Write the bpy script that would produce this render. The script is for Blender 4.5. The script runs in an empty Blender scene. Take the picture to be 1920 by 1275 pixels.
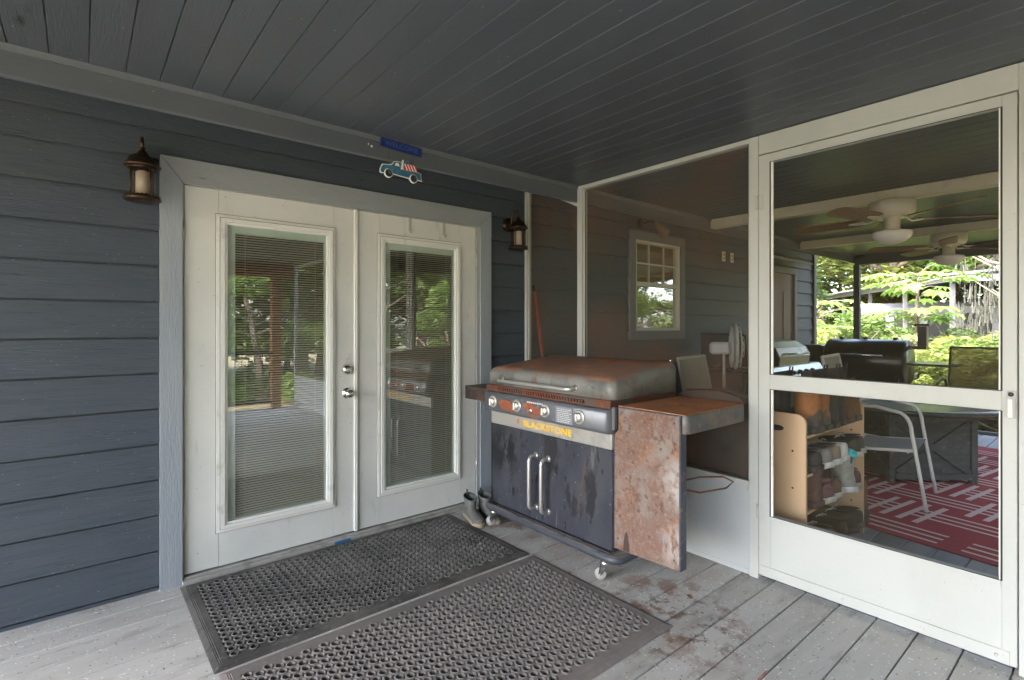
import bpy, bmesh, math, random
from mathutils import Vector, Matrix
R = math.radians; PI = math.pi
random.seed(7)
SC = bpy.context.scene
C = SC.collection

# ------------------------------------------------------------------ camera
cam_d = bpy.data.cameras.new('camera'); cam = bpy.data.objects.new('camera', cam_d); C.objects.link(cam)
cam.location = (0, -3.18, 1.336)
cam.rotation_euler = (R(90), 0, R(50.3 - 90))
cam_d.sensor_width = 36; cam_d.lens = 973 / 1920 * 36
cam_d.shift_y = -26.5 / 1920
cam_d.clip_start = 0.05; cam_d.clip_end = 400
SC.camera = cam
# ------------------------------------------------------------------ world, sun, exposure
SUN_EL, SUN_AZ = 52, 288          # azimuth from +Y (behind the house) towards +X
w = bpy.data.worlds.new('World'); SC.world = w; w.use_nodes = True
nt = w.node_tree
sky = nt.nodes.new('ShaderNodeTexSky'); sky.sky_type = 'NISHITA'; sky.sun_disc = False
sky.sun_elevation = R(SUN_EL); sky.sun_rotation = R(SUN_AZ)
sky.air_density = 1.0; sky.dust_density = 3.5; sky.ozone_density = 1.0
bg = nt.nodes['Background']; bg.inputs['Strength'].default_value = 0.15
hs_ = nt.nodes.new('ShaderNodeHueSaturation'); hs_.inputs['Saturation'].default_value = .80
nt.links.new(sky.outputs[0], hs_.inputs['Color']); nt.links.new(hs_.outputs[0], bg.inputs[0])
sd = bpy.data.lights.new('sun', 'SUN'); so = bpy.data.objects.new('sun', sd); C.objects.link(so)
sd.energy = .85; sd.angle = R(0.5); sd.color = (1.0, .95, .87)
sdir = Vector((math.cos(R(SUN_EL)) * math.sin(R(SUN_AZ)), math.cos(R(SUN_EL)) * math.cos(R(SUN_AZ)), math.sin(R(SUN_EL))))
so.rotation_euler = sdir.to_track_quat('Z', 'Y').to_euler()
so.location = (0, 10, 20)
SC.view_settings.view_transform = 'Standard'; SC.view_settings.look = 'None'
SC.view_settings.exposure = 4.42; SC.view_settings.gamma = 1
SC.cycles.max_bounces = 12; SC.cycles.diffuse_bounces = 6; SC.cycles.transparent_max_bounces = 16
SC.cycles.use_denoising = True
SC.cycles.sample_clamp_indirect = 6

# ------------------------------------------------------------------ materials
def sr(r, g, b):
    f = lambda c: (c / 255 / 12.92) if c <= 10 else ((c / 255 + .055) / 1.055) ** 2.4
    return (f(r), f(g), f(b), 1)
def c4(c): return tuple(c) + (1,) if len(c) == 3 else tuple(c)
def mat(name, col, rough=.6, metal=0, masks=(), bump=None, spec=.35, trans=0, top=None, attr=0, rand=0):
    """masks: (scale, lo, hi, colour, (sx,sy,sz) stretch[, 'v']) ; bump: (scale, strength, stretch)"""
    m = bpy.data.materials.new(name); m.use_nodes = True
    n, l = m.node_tree.nodes, m.node_tree.links
    b = n['Principled BSDF']
    b.inputs['Roughness'].default_value = rough; b.inputs['Metallic'].default_value = metal
    b.inputs['Specular IOR Level'].default_value = spec
    tc = n.new('ShaderNodeTexCoord')
    def coord(st):
        mp = n.new('ShaderNodeMapping'); mp.inputs['Scale'].default_value = st
        l.new(tc.outputs['Object'], mp.inputs[0]); return mp.outputs[0]
    def ramp(src, lo, hi):
        mr = n.new('ShaderNodeMapRange'); mr.inputs[1].default_value = lo; mr.inputs[2].default_value = hi
        l.new(src, mr.inputs[0]); return mr.outputs[0]
    rgb = n.new('ShaderNodeRGB'); rgb.outputs[0].default_value = c4(col); cur = rgb.outputs[0]
    def mix(fac, c2):
        nonlocal cur
        mx = n.new('ShaderNodeMix'); mx.data_type = 'RGBA'
        l.new(fac, mx.inputs[0]); l.new(cur, mx.inputs[6]); mx.inputs[7].default_value = c4(c2)
        cur = mx.outputs[2]
    for k in masks:
        sc, lo, hi, c2, st = k[:5]
        if len(k) > 5 and k[5][0] == 'loc':      # stain that lies round one spot of the surface
            v = n.new('ShaderNodeTexNoise'); v.inputs['Scale'].default_value = sc; v.inputs['Detail'].default_value = 7; v.inputs['Roughness'].default_value = .65
            l.new(coord(st), v.inputs['Vector']); f1 = ramp(v.outputs[0], lo, hi)
            vd = n.new('ShaderNodeVectorMath'); vd.operation = 'DISTANCE'; l.new(tc.outputs['Object'], vd.inputs[0]); vd.inputs[1].default_value = k[5][1]
            f2 = ramp(vd.outputs['Value'], k[5][2], k[5][2] * .45)
            mu = n.new('ShaderNodeMath'); mu.operation = 'MULTIPLY'; l.new(f1, mu.inputs[0]); l.new(f2, mu.inputs[1]); mix(mu.outputs[0], c2); continue
        if len(k) > 5:
            v = n.new('ShaderNodeTexVoronoi'); v.inputs['Scale'].default_value = sc
            l.new(coord(st), v.inputs['Vector']); src = v.outputs['Distance']
            if k[5] == 'vs':      # sparse: gate with a noise of its own
                f1 = ramp(src, hi, lo)
                ns = n.new('ShaderNodeTexNoise'); ns.inputs['Scale'].default_value = sc * .55; ns.inputs['Detail'].default_value = 1
                l.new(coord(st), ns.inputs['Vector'])
                f2 = ramp(ns.outputs[0], .47, .55)
                mu = n.new('ShaderNodeMath'); mu.operation = 'MULTIPLY'; l.new(f1, mu.inputs[0]); l.new(f2, mu.inputs[1])
                mix(mu.outputs[0], c2); continue
        else:
            v = n.new('ShaderNodeTexNoise'); v.inputs['Scale'].default_value = sc; v.inputs['Detail'].default_value = 6
            v.inputs['Roughness'].default_value = .62
            l.new(coord(st), v.inputs['Vector']); src = v.outputs[0]
        mix(ramp(src, lo, hi), c2)
    if top:                                   # rust / dust that lies on upward faces
        g = n.new('ShaderNodeNewGeometry'); sx = n.new('ShaderNodeSeparateXYZ'); l.new(g.outputs['Normal'], sx.inputs[0])
        v = n.new('ShaderNodeTexNoise'); v.inputs['Scale'].default_value = top[1]; v.inputs['Detail'].default_value = 9; v.inputs['Roughness'].default_value = .7
        l.new(coord((1, 1, 1)), v.inputs['Vector'])
        a = ramp(sx.outputs[2], .55, .98); b2 = ramp(v.outputs[0], .40, .50)
        mu = n.new('ShaderNodeMath'); mu.operation = 'MULTIPLY'; l.new(a, mu.inputs[0]); l.new(b2, mu.inputs[1])
        mix(mu.outputs[0], top[0])
        b3 = ramp(v.outputs[0], .52, .7)
        mu = n.new('ShaderNodeMath'); mu.operation = 'MULTIPLY'; l.new(a, mu.inputs[0]); l.new(b3, mu.inputs[1])
        mix(mu.outputs[0], top[2])
    if attr or rand:
        hs = n.new('ShaderNodeHueSaturation'); l.new(cur, hs.inputs['Color'])
        if attr:
            at = n.new('ShaderNodeAttribute'); at.attribute_name = 'tone'; src = at.outputs['Fac']; amp = attr
        else:
            oi = n.new('ShaderNodeObjectInfo'); src = oi.outputs['Random']; amp = rand
        mr = n.new('ShaderNodeMapRange'); mr.inputs[3].default_value = 1 - amp; mr.inputs[4].default_value = 1 + amp
        l.new(src, mr.inputs[0]); l.new(mr.outputs[0], hs.inputs['Value']); cur = hs.outputs[0]
    l.new(cur, b.inputs['Base Color'])
    if bump:
        v = n.new('ShaderNodeTexNoise'); v.inputs['Scale'].default_value = bump[0]; v.inputs['Detail'].default_value = 5
        l.new(coord(bump[2]), v.inputs['Vector'])
        bp = n.new('ShaderNodeBump'); bp.inputs['Strength'].default_value = bump[1]; bp.inputs['Distance'].default_value = .004
        l.new(v.outputs[0], bp.inputs['Height']); l.new(bp.outputs[0], b.inputs['Normal'])
    if trans:
        tr = n.new('ShaderNodeBsdfTranslucent'); l.new(cur, tr.inputs[0])
        ms = n.new('ShaderNodeMixShader'); ms.inputs[0].default_value = trans
        l.new(b.outputs[0], ms.inputs[1]); l.new(tr.outputs[0], ms.inputs[2])
        l.new(ms.outputs[0], n['Material Output'].inputs[0])
    return m
def glass_mat(name, r0=.15, tint=(.95, .97, .96)):
    m = bpy.data.materials.new(name); m.use_nodes = True
    n, l = m.node_tree.nodes, m.node_tree.links; n.remove(n['Principled BSDF'])
    t = n.new('ShaderNodeBsdfTransparent'); t.inputs[0].default_value = c4(tint)
    g = n.new('ShaderNodeBsdfGlossy'); g.inputs['Roughness'].default_value = 0.0; g.inputs[0].default_value = (1, 1, 1, 1)
    lw = n.new('ShaderNodeLayerWeight'); lw.inputs[0].default_value = .5
    pw = n.new('ShaderNodeMath'); pw.operation = 'POWER'; l.new(lw.outputs['Facing'], pw.inputs[0]); pw.inputs[1].default_value = 4
    f = n.new('ShaderNodeMath'); f.operation = 'MULTIPLY_ADD'; l.new(pw.outputs[0], f.inputs[0]); f.inputs[1].default_value = 1 - r0; f.inputs[2].default_value = r0
    x = n.new('ShaderNodeMixShader'); l.new(f.outputs[0], x.inputs[0]); l.new(t.outputs[0], x.inputs[1]); l.new(g.outputs[0], x.inputs[2])
    l.new(x.outputs[0], n['Material Output'].inputs[0]); return m
def screen_mat(name, op, col, dirt=(.10, .055, .03), dop=.25):
    m = bpy.data.materials.new(name); m.use_nodes = True
    n, l = m.node_tree.nodes, m.node_tree.links; n.remove(n['Principled BSDF'])
    t = n.new('ShaderNodeBsdfTransparent')
    d = n.new('ShaderNodeBsdfDiffuse')
    tc = n.new('ShaderNodeTexCoord'); v = n.new('ShaderNodeTexNoise'); v.inputs['Scale'].default_value = 1.6; v.inputs['Detail'].default_value = 5
    l.new(tc.outputs['Object'], v.inputs['Vector'])
    mr = n.new('ShaderNodeMapRange'); mr.inputs[1].default_value = .42; mr.inputs[2].default_value = .62; l.new(v.outputs[0], mr.inputs[0])
    mx = n.new('ShaderNodeMix'); mx.data_type = 'RGBA'; mx.inputs[6].default_value = c4(col); mx.inputs[7].default_value = c4(dirt)
    l.new(mr.outputs[0], mx.inputs[0]); l.new(mx.outputs[2], d.inputs[0])
    ma = n.new('ShaderNodeMath'); ma.operation = 'MULTIPLY_ADD'; l.new(mr.outputs[0], ma.inputs[0]); ma.inputs[1].default_value = dop; ma.inputs[2].default_value = op
    x = n.new('ShaderNodeMixShader'); l.new(ma.outputs[0], x.inputs[0]); l.new(t.outputs[0], x.inputs[1]); l.new(d.outputs[0], x.inputs[2])
    l.new(x.outputs[0], n['Material Output'].inputs[0]); return m

M = {}
M['siding'] = mat('siding', (.056, .069, .089), .55, masks=[(3, .4, .7, (.066, .076, .090), (1, 1, 6)), (12, .5, .72, (.045, .055, .070), (.25, 1, 6)), (40, .06, .12, (.15, .17, .19), (.5, 1, 1.4), 'vs'), (22, .66, .72, (.02, .024, .03), (.3, 1, 3))], bump=(9, .9, (2.2, 3, 30)))
M['trim'] = mat('trim', (.25, .275, .31), .6, masks=[(4, .4, .7, (.29, .31, .335), (3, 3, .5)), (30, .66, .74, (.17, .19, .22), (1, 1, .2))], bump=(14, .6, (9, 9, 1.6)))
M['trim_h'] = mat('trim_horizontal', (.25, .262, .28), .6, masks=[(4, .4, .7, (.29, .30, .31), (.5, 3, 3)), (30, .68, .74, (.17, .18, .20), (.2, 1, 1))], bump=(14, .6, (1.6, 9, 9)))
M['trim_win'] = mat('window_trim', (.17, .17, .18), .6, bump=(14, .4, (4, 4, 4)))
M['ceiling'] = mat('ceiling_paint', (.060, .069, .082), .38, masks=[(2.2, .42, .66, (.061, .068, .078), (1, .35, 1)), (22, .04, .09, (.20, .20, .20), (1, .6, 1), 'vs'), (9, .68, .74, (.03, .032, .035), (1, .3, 1))], bump=(7, .25, (30, 2, 2)), attr=.06)
M['beam'] = mat('beam_paint', (.080, .090, .106), .45, masks=[(3, .4, .7, (.092, .100, .112), (.6, 2, 2)), (30, .05, .10, (.25, .25, .25), (.5, 1, 1), 'vs')], bump=(9, .25, (1, 10, 10)))
M['door'] = mat('door_paint', (.60, .595, .57), .42, masks=[(2.2, .45, .75, (.53, .53, .52), (1, 1, 1)), (9, .62, .74, (.42, .41, .39), (1, 1, .35)), (30, .05, .09, (.16, .15, .14), (1, 1, .7), 'vs')], bump=(60, .06, (1, 1, 1)))
M['white'] = mat('white_frame_paint', (.37, .375, .36), .42, masks=[(2.5, .45, .75, (.33, .335, .315), (1, 1, .6)), (18, .67, .75, (.42, .42, .38), (1, 1, .4)), (34, .04, .07, (.22, .18, .13), (1, 1, .8), 'vs')], bump=(40, .08, (1, 1, 1)))
M['kick'] = mat('kick_panel_paint', (.35, .36, .365), .4, masks=[(1.5, .4, .7, (.31, .32, .325), (1, 1, 1)), (7, .62, .72, (.28, .27, .25), (1, 1, .5)), (28, .04, .065, (.2, .2, .2), (1, 1, 1), 'vs')])
M['moulding'] = mat('moulding', (.66, .65, .62), .4, masks=[(10, .6, .74, (.5, .49, .46), (1, 1, 1))])
M['gasket'] = mat('dark_gasket', (.02, .02, .02), .7)
M['deck'] = mat('deck_boards', (.43, .415, .385), .7, masks=[(2.4, .42, .66, (.345, .33, .305), (.35, 1.6, 1)), (6, .56, .70, (.26, .235, .205), (.4, 1.6, 1)), (25, .60, .70, (.31, .29, .26), (.3, 1.5, 1)), (4, .45, .68, (.34, .285, .25), (.6, 1, 1), ('loc', (2.1, -1.3, 0), 1.0)), (5, .54, .60, (.24, .165, .13), (1, 1, 1), ('loc', (2.1, -1.75, 0), .5)), (14, .52, .60, (.16, .11, .085), (1, 1, 1), ('loc', (2.05, -1.85, 0), .4)), (5, .50, .62, (.22, .17, .14), (1, 1, 1), ('loc', (2.2, -.35, 0), .6)), (45, .10, .20, (.09, .08, .07), (1, 1, 1), 'vs'), (58, .12, .22, (.75, .75, .73), (1, 1, 1), 'vs')], bump=(8, .3, (3, 40, 3)), attr=.12)
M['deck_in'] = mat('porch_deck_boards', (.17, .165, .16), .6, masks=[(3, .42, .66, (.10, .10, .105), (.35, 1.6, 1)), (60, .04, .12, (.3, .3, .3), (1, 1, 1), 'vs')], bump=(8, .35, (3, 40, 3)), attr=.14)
M['mat'] = mat('rubber', (.048, .046, .043), .62, masks=[(90, .06, .13, (.30, .29, .27), (1, 1, 1), 'vs'), (3, .42, .62, (.115, .105, .095), (1, 1, 1)), (40, .55, .72, (.16, .145, .13), (1, 1, 1))])
M['mat2'] = mat('dusty_rubber', (.125, .112, .104), .7, masks=[(1.3, .45, .62, (.20, .165, .15), (1, 1, 1)), (90, .08, .16, (.35, .33, .30), (1, 1, 1), 'vs'), (3, .42, .62, (.16, .14, .13), (1, 1, 1)), (40, .55, .72, (.21, .19, .17), (1, 1, 1))])
M['steel'] = mat('brushed_steel', (.52, .50, .47), .36, .7, masks=[(5, .55, .75, (.30, .27, .24), (1, 1, 1))], bump=(20, .05, (1, .05, 8)))
M['chrome'] = mat('chrome', (.72, .71, .69), .18, 1)
RUST = (.20, .072, .034); RUST2 = (.12, .045, .028); RUSTO = (.30, .12, .045)
M['lid'] = mat('griddle_lid_metal', (.20, .195, .18), .52, .15, masks=[(5, .45, .62, (.10, .10, .095), (1, 1, 1)), (26, .62, .74, (.08, .07, .06), (1, 1, 1)), (9, .60, .74, (.16, .105, .075), (1, 1, 1))], top=((.33, .165, .11), 5, (.54, .25, .14)), bump=(30, .25, (1, 1, 1)), spec=.2)
M['rust_trim'] = mat('rusted_griddle_body', (.09, .065, .055), .6, .3, masks=[(9, .42, .56, RUST2, (1, 1, 1)), (20, .56, .66, RUST, (1, 1, 1))], bump=(60, .3, (1, 1, 1)))
M['rust_plate'] = mat('rusted_plate', (.155, .085, .063), .85, .0, masks=[(3.2, .40, .62, (.165, .115, .092), (1, 1, 1)), (4.5, .54, .66, (.24, .11, .05), (1, 1, 1)), (4, .50, .64, (.19, .175, .165), (1, 1, 1)), (60, .50, .70, (.22, .155, .125), (1, 1, 1)), (28, .56, .66, (.115, .065, .05), (1, 1, 1)), (9, .60, .68, (.12, .115, .12), (1, 1, 1)), (25, .35, .55, (.30, .27, .25), (1, 1, 1), ('loc', (-.24, -.93, .6), .16)), (30, .42, .56, (.28, .24, .22), (1, 1, .4), ('loc', (-.27, -.92, .30), .14))], bump=(90, .7, (1, 1, 1)), spec=.15)
M['rust_top'] = mat('rusted_shelf_top', (.34, .145, .075), .85, .0, masks=[(6, .45, .65, (.46, .19, .085), (1, 1, 1)), (9, .60, .68, (.10, .07, .06), (1, 1, 1)), (50, .55, .72, (.42, .26, .17), (1, 1, 1))], bump=(70, .5, (1, 1, 1)), spec=.12)
M['shelf_side'] = mat('worn_shelf_side', (.10, .105, .115), .5, .3, masks=[(5, .46, .58, (.19, .145, .115), (1, 1, 1)), (22, .55, .66, (.26, .17, .12), (1, 1, 1))], bump=(60, .3, (1, 1, 1)))
M['control'] = mat('control_panel_paint', (.13, .135, .15), .36, .3, masks=[(9, .56, .70, (.09, .095, .11), (1, 1, 1)), (40, .63, .7, (.25, .24, .22), (1, 1, 1))])
M['rust_patch'] = mat('rust_patch', (.22, .065, .035), .7, 0, masks=[(26, .5, .65, (.33, .12, .05), (1, 1, 1))], bump=(60, .4, (1, 1, 1)))
M['navy'] = mat('cabinet_paint', (.031, .033, .044), .45, .05, masks=[(4, .42, .60, (.048, .049, .058), (1, 1, .5)), (3.6, .55, .58, (.020, .020, .024), (1, 1.2, .6)), (10, .44, .48, (.012, .012, .014), (1, 1.2, .6), ('loc', (-.27, .40, .52), .20)), (18, .62, .64, (.008, .008, .010), (1, 1.4, .5)), (6, .60, .75, (.085, .065, .055), (1, 1, .4)), (9, .60, .70, (.11, .11, .112), (1, 3, .22)), (45, .05, .13, (.22, .22, .22), (1, 1, .5), 'vs')], bump=(25, .15, (1, 1, .5)))
M['tubeframe'] = mat('tube_frame_paint', (.06, .065, .08), .45, .3, masks=[(8, .6, .7, (.03, .03, .035), (1, 1, 1))], top=((.17, .145, .13), 9, (.22, .20, .18)))
M['edge_navy'] = mat('plate_edge_paint', (.06, .065, .09), .5, .2, masks=[(30, .55, .66, (.20, .13, .1), (1, 1, 1))])
M['mesh_rust'] = mat('rusted_mesh', (.07, .055, .05), .6, .4, masks=[(20, .5, .62, (.14, .09, .07), (1, 1, 1))])
M['knob'] = mat('knob_metal', (.70, .69, .66), .28, .9)
M['yellow'] = mat('yellow_lettering', (.80, .46, .03), .5)
M['orange'] = mat('orange_logo', (.55, .20, .08), .5)
M['paper'] = mat('faded_print', (.36, .36, .37), .6)
M['ctext'] = mat('print_white', (.6, .6, .6), .6)
M['rubberwheel'] = mat('caster_wheel', (.26, .25, .24), .5)
M['black'] = mat('black_paint', (.012, .012, .013), .4)
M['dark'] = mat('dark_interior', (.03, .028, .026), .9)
M['blackmetal'] = mat('grill_enamel', (.018, .016, .014), .28, .2, masks=[(6, .5, .7, (.03, .026, .022), (1, 1, 1))])
M['bronze'] = mat('lantern_bronze', (.045, .028, .019), .38, .7, masks=[(30, .5, .68, (.14, .075, .045), (1, 1, 1))])
M['candle'] = mat('lantern_candle', (.62, .54, .47), .6, trans=.3)
M['lglass'] = glass_mat('lantern_glass', .06, (.88, .84, .80))
M['glass'] = glass_mat('door_glass', .22, (.92, .95, .92))
M['winglass'] = glass_mat('window_glass', .25, (.8, .8, .75))
M['blind'] = mat('blind_slat', (.50, .465, .40), .5, trans=.15)
M['lining'] = mat('blind_cassette', (.44, .50, .46), .5, masks=[(6, .4, .7, (.44, .52, .46), (1, 1, .3))])
M['screen'] = screen_mat('insect_screen', .20, (.10, .10, .085), (.17, .10, .065), .13)
M['screen_d'] = screen_mat('door_insect_screen', .13, (.06, .06, .045), (.09, .07, .04), .06)
M['screen_o'] = screen_mat('outer_insect_screen', .14, (.05, .05, .05), (.06, .06, .05), .03)
M['greypost'] = mat('grey_post_paint', (.085, .083, .08), .5)
M['creambeam'] = mat('cream_beam_paint', (.46, .42, .33), .5, masks=[(8, .55, .7, (.36, .32, .26), (1, 1, 1))])
M['brownwood'] = mat('stained_wood', (.22, .075, .022), .5, masks=[(6, .45, .65, (.12, .045, .018), (3, 3, .4))])
M['fanwhite'] = mat('fan_enamel', (.58, .53, .43), .4)
M['fanblade'] = mat('fan_blade_wood', (.20, .125, .08), .45, masks=[(6, .4, .7, (.14, .085, .055), (1, 8, 1))])
M['opal'] = mat('opal_glass', (.62, .60, .58), .25)
M['vinyl'] = mat('window_vinyl', (.60, .57, .48), .45)
M['plastic'] = mat('white_plastic', (.50, .50, .49), .5)
M['hingegrey'] = mat('hinge_paint', (.36, .36, .34), .4)
M['postgrey'] = mat('carport_post_paint', (.13, .13, .13), .5)
M['crease_shade'] = mat('painted_crease_shade', (.20, .19, .18), .8)  # flat grey for the shade painted into the door moulding creases
M['doorred'] = mat('brown_door_paint', (.16, .085, .06), .5)
M['chairtube'] = mat('chair_tube_enamel', (.55, .54, .52), .35)
M['chairgrey'] = mat('dull_chair_tube', (.38, .37, .35), .5)
M['sling'] = mat('grey_sling', (.30, .30, .29), .8, bump=(300, .2, (1, 1, 1)))
M['slingbrown'] = screen_mat('olive_sling', .62, (.17, .14, .06), (.13, .11, .045), .12)
M['chairdark'] = mat('dark_chair_frame', (.05, .04, .035), .5)
M['tabletop'] = mat('dark_table_slate', (.035, .033, .03), .25, masks=[(5, .5, .7, (.06, .055, .05), (1, 1, 1))])
M['tablebase'] = mat('weathered_table_base', (.045, .046, .047), .65, masks=[(6, .45, .7, (.085, .085, .085), (1, 1, 4)), (30, .6, .7, (.14, .14, .14), (1, 1, .5))])
M['bin'] = mat('dark_bin_fabric', (.07, .055, .048), .8, masks=[(5, .45, .65, (.05, .035, .028), (1, 1, 1))])
M['ply'] = mat('rack_plywood', (.50, .33, .20), .5, masks=[(3, .4, .7, (.56, .38, .24), (1, 4, .5)), (9, .62, .75, (.44, .33, .26), (1, 1, 1))])
M['plyedge'] = mat('rack_plywood_edge', (.34, .19, .10), .55)
M['red_broom'] = mat('red_handle', (.22, .035, .025), .45)
M['outletp'] = mat('outlet_plate', (.62, .56, .44), .5)
M['signblue'] = mat('sign_blue', (.008, .022, .12), .5, masks=[(40, .6, .7, (.02, .05, .18), (1, 1, 1))])
M['signlet'] = mat('sign_letters', (.05, .08, .26), .5)
M['tblue'] = mat('truck_blue', (.035, .12, .21), .5, masks=[(60, .5, .7, (.08, .2, .3), (1, 1, 1))])
M['twhite'] = mat('truck_white', (.62, .62, .60), .5)
M['tred'] = mat('truck_red', (.5, .03, .03), .5)
M['tdark'] = mat('truck_dark', (.03, .04, .05), .5)
M['tape'] = mat('blue_tape', (.03, .12, .30), .6)
M['redpaint'] = mat('red_paint_streak', (.40, .07, .08), .7, masks=[(60, .5, .62, (.3, .25, .25), (.3, 1, 1))])
M['leafdead'] = mat('dead_leaf', (.26, .13, .08), .8, masks=[(60, .5, .6, (.14, .07, .05), (1, 1, 1))])
M['concrete'] = mat('threshold_metal', (.30, .29, .27), .5, masks=[(12, .5, .7, (.18, .16, .14), (1, 1, 1))])
M['ground'] = mat('leafy_ground', (.16, .12, .07), .95, masks=[(.5, .42, .6, (.10, .13, .04), (1, 1, 1)), (6, .5, .7, (.24, .16, .09), (1, 1, 1))])
M['roofmetal'] = mat('carport_roof_metal', (.30, .31, .31), .35, .2)
M['roofdark'] = mat('carport_underside', (.06, .06, .06), .7)
M['rv'] = mat('bus_paint', (.24, .245, .27), .35)
M['bark'] = mat('bark', (.15, .11, .08), .9, masks=[(8, .45, .65, (.08, .06, .045), (1, 1, .2))], bump=(12, .6, (3, 3, .5)))
M['barkp'] = mat('pale_bark', (.34, .27, .20), .9, masks=[(8, .45, .65, (.22, .17, .13), (1, 1, .2))])
M['moss'] = mat('grey_moss', (.10, .10, .08), .9, trans=.3, attr=.3)
def leafm(name, c): return mat(name, c, .55, trans=.4, attr=.65)
M['leafA'] = leafm('leaf_yellow_green', (.20, .235, .05)); M['leafB'] = leafm('leaf_mid_green', (.11, .165, .035)); M['leafC'] = leafm('leaf_deep_green', (.06, .10, .025))
M['leafP'] = leafm('leaf_broad_green', (.17, .27, .055))

# ------------------------------------------------------------------ mesh builder
class MB:
    def __init__(s): s.v = []; s.f = []; s.t = []; s.mi = []; s.sm = []
    def add(s, vs, fs, tone=.5, smooth=False, mi=0):
        o = len(s.v); s.v += [tuple(p) for p in vs]
        for f in fs: s.f.append(tuple(i + o for i in f)); s.t.append(tone); s.mi.append(mi); s.sm.append(smooth)
        return s
    def box(s, x0, x1, y0, y1, z0, z1, bev=0, tone=.5, mi=0, mtx=None):
        x0, x1 = min(x0, x1), max(x0, x1); y0, y1 = min(y0, y1), max(y0, y1); z0, z1 = min(z0, z1), max(z0, z1)
        b = min(bev, (x1 - x0) * .45, (y1 - y0) * .45, (z1 - z0) * .45)
        if b <= 0:
            vs = [(x, y, z) for z in (z0, z1) for y in (y0, y1) for x in (x0, x1)]
            fs = [(0, 2, 3, 1), (4, 5, 7, 6), (0, 1, 5, 4), (2, 6, 7, 3), (0, 4, 6, 2), (1, 3, 7, 5)]
        else:
            vs = []; idx = {}
            for ix, x in enumerate((x0, x1)):
                for iy, y in enumerate((y0, y1)):
                    for iz, z in enumerate((z0, z1)):
                        dx = b if ix == 0 else -b; dy = b if iy == 0 else -b; dz = b if iz == 0 else -b
                        idx[ix, iy, iz, 0] = len(vs); vs.append((x, y + dy, z + dz))
                        idx[ix, iy, iz, 1] = len(vs); vs.append((x + dx, y, z + dz))
                        idx[ix, iy, iz, 2] = len(vs); vs.append((x + dx, y + dy, z))
            I = lambda a, bb, c, k: idx[a, bb, c, k]
            fs = []
            for a in (0, 1):
                q = [I(a, 0, 0, 0), I(a, 1, 0, 0), I(a, 1, 1, 0), I(a, 0, 1, 0)]; fs.append(q if a else q[::-1])
                q = [I(0, a, 0, 1), I(1, a, 0, 1), I(1, a, 1, 1), I(0, a, 1, 1)]; fs.append(q[::-1] if a else q)
                q = [I(0, 0, a, 2), I(1, 0, a, 2), I(1, 1, a, 2), I(0, 1, a, 2)]; fs.append(q if a else q[::-1])
            for a in (0, 1):
                for c in (0, 1):
                    q = [I(a, c, 0, 0), I(a, c, 0, 1), I(a, c, 1, 1), I(a, c, 1, 0)]; fs.append(q if a == c else q[::-1])
                    q = [I(a, 0, c, 0), I(a, 0, c, 2), I(a, 1, c, 2), I(a, 1, c, 0)]; fs.append(q[::-1] if a == c else q)
                    q = [I(0, a, c, 1), I(0, a, c, 2), I(1, a, c, 2), I(1, a, c, 1)]; fs.append(q if a == c else q[::-1])
            for a in (0, 1):
                for bb in (0, 1):
                    for c in (0, 1):
                        q = [I(a, bb, c, 0), I(a, bb, c, 1), I(a, bb, c, 2)]; fs.append(q if (a + bb + c) % 2 else q[::-1])
        if mtx: vs = [mtx @ Vector(p) for p in vs]
        return s.add(vs, fs, tone, False, mi)
    def tube(s, pts, r, n=10, closed=False, caps=True, smooth=True):
        pts = [Vector(p) for p in pts]; N = len(pts)
        rr = r if isinstance(r, (list, tuple)) else [r] * N
        vs = []; up = None
        for i, p in enumerate(pts):
            if closed: t = (pts[(i + 1) % N] - pts[i - 1])
            else: t = pts[min(i + 1, N - 1)] - pts[max(i - 1, 0)]
            t.normalize()
            if up is None:
                up = Vector((0, 0, 1)) if abs(t.z) < .9 else Vector((1, 0, 0))
            a = (up - t * up.dot(t))
            if a.length < 1e-4: a = t.orthogonal()
            a.normalize(); up = a; b = t.cross(a)
            for k in range(n):
                an = 2 * PI * k / n; vs.append(p + (a * math.cos(an) + b * math.sin(an)) * rr[i])
        fs = []
        for i in range(N if closed else N - 1):
            j = (i + 1) % N
            for k in range(n):
                k2 = (k + 1) % n; fs.append((i * n + k, i * n + k2, j * n + k2, j * n + k))
        if caps and not closed: fs.append(tuple(range(n))[::-1]); fs.append(tuple((N - 1) * n + k for k in range(n)))
        return s.add(vs, fs, .5, smooth)
    def lathe(s, prof, c=(0, 0, 0), n=24, axis='z', ell=(1, 1), mtx=None, smooth=True):
        vs = []
        for r, z in prof:
            for k in range(n):
                a = 2 * PI * k / n; u, v = r * math.cos(a) * ell[0], r * math.sin(a) * ell[1]
                p = (u, v, z) if axis == 'z' else ((z, u, v) if axis == 'x' else (v, z, u))
                vs.append(Vector(p))
        if mtx: vs = [mtx @ p for p in vs]
        vs = [p + Vector(c) for p in vs]
        fs = []
        for i in range(len(prof) - 1):
            for k in range(n):
                k2 = (k + 1) % n; fs.append((i * n + k, i * n + k2, (i + 1) * n + k2, (i + 1) * n + k))
        if prof[0][0] > 1e-5: fs.append(tuple(range(n))[::-1])
        if prof[-1][0] > 1e-5: fs.append(tuple((len(prof) - 1) * n + k for k in range(n)))
        return s.add(vs, fs, .5, smooth)
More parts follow.
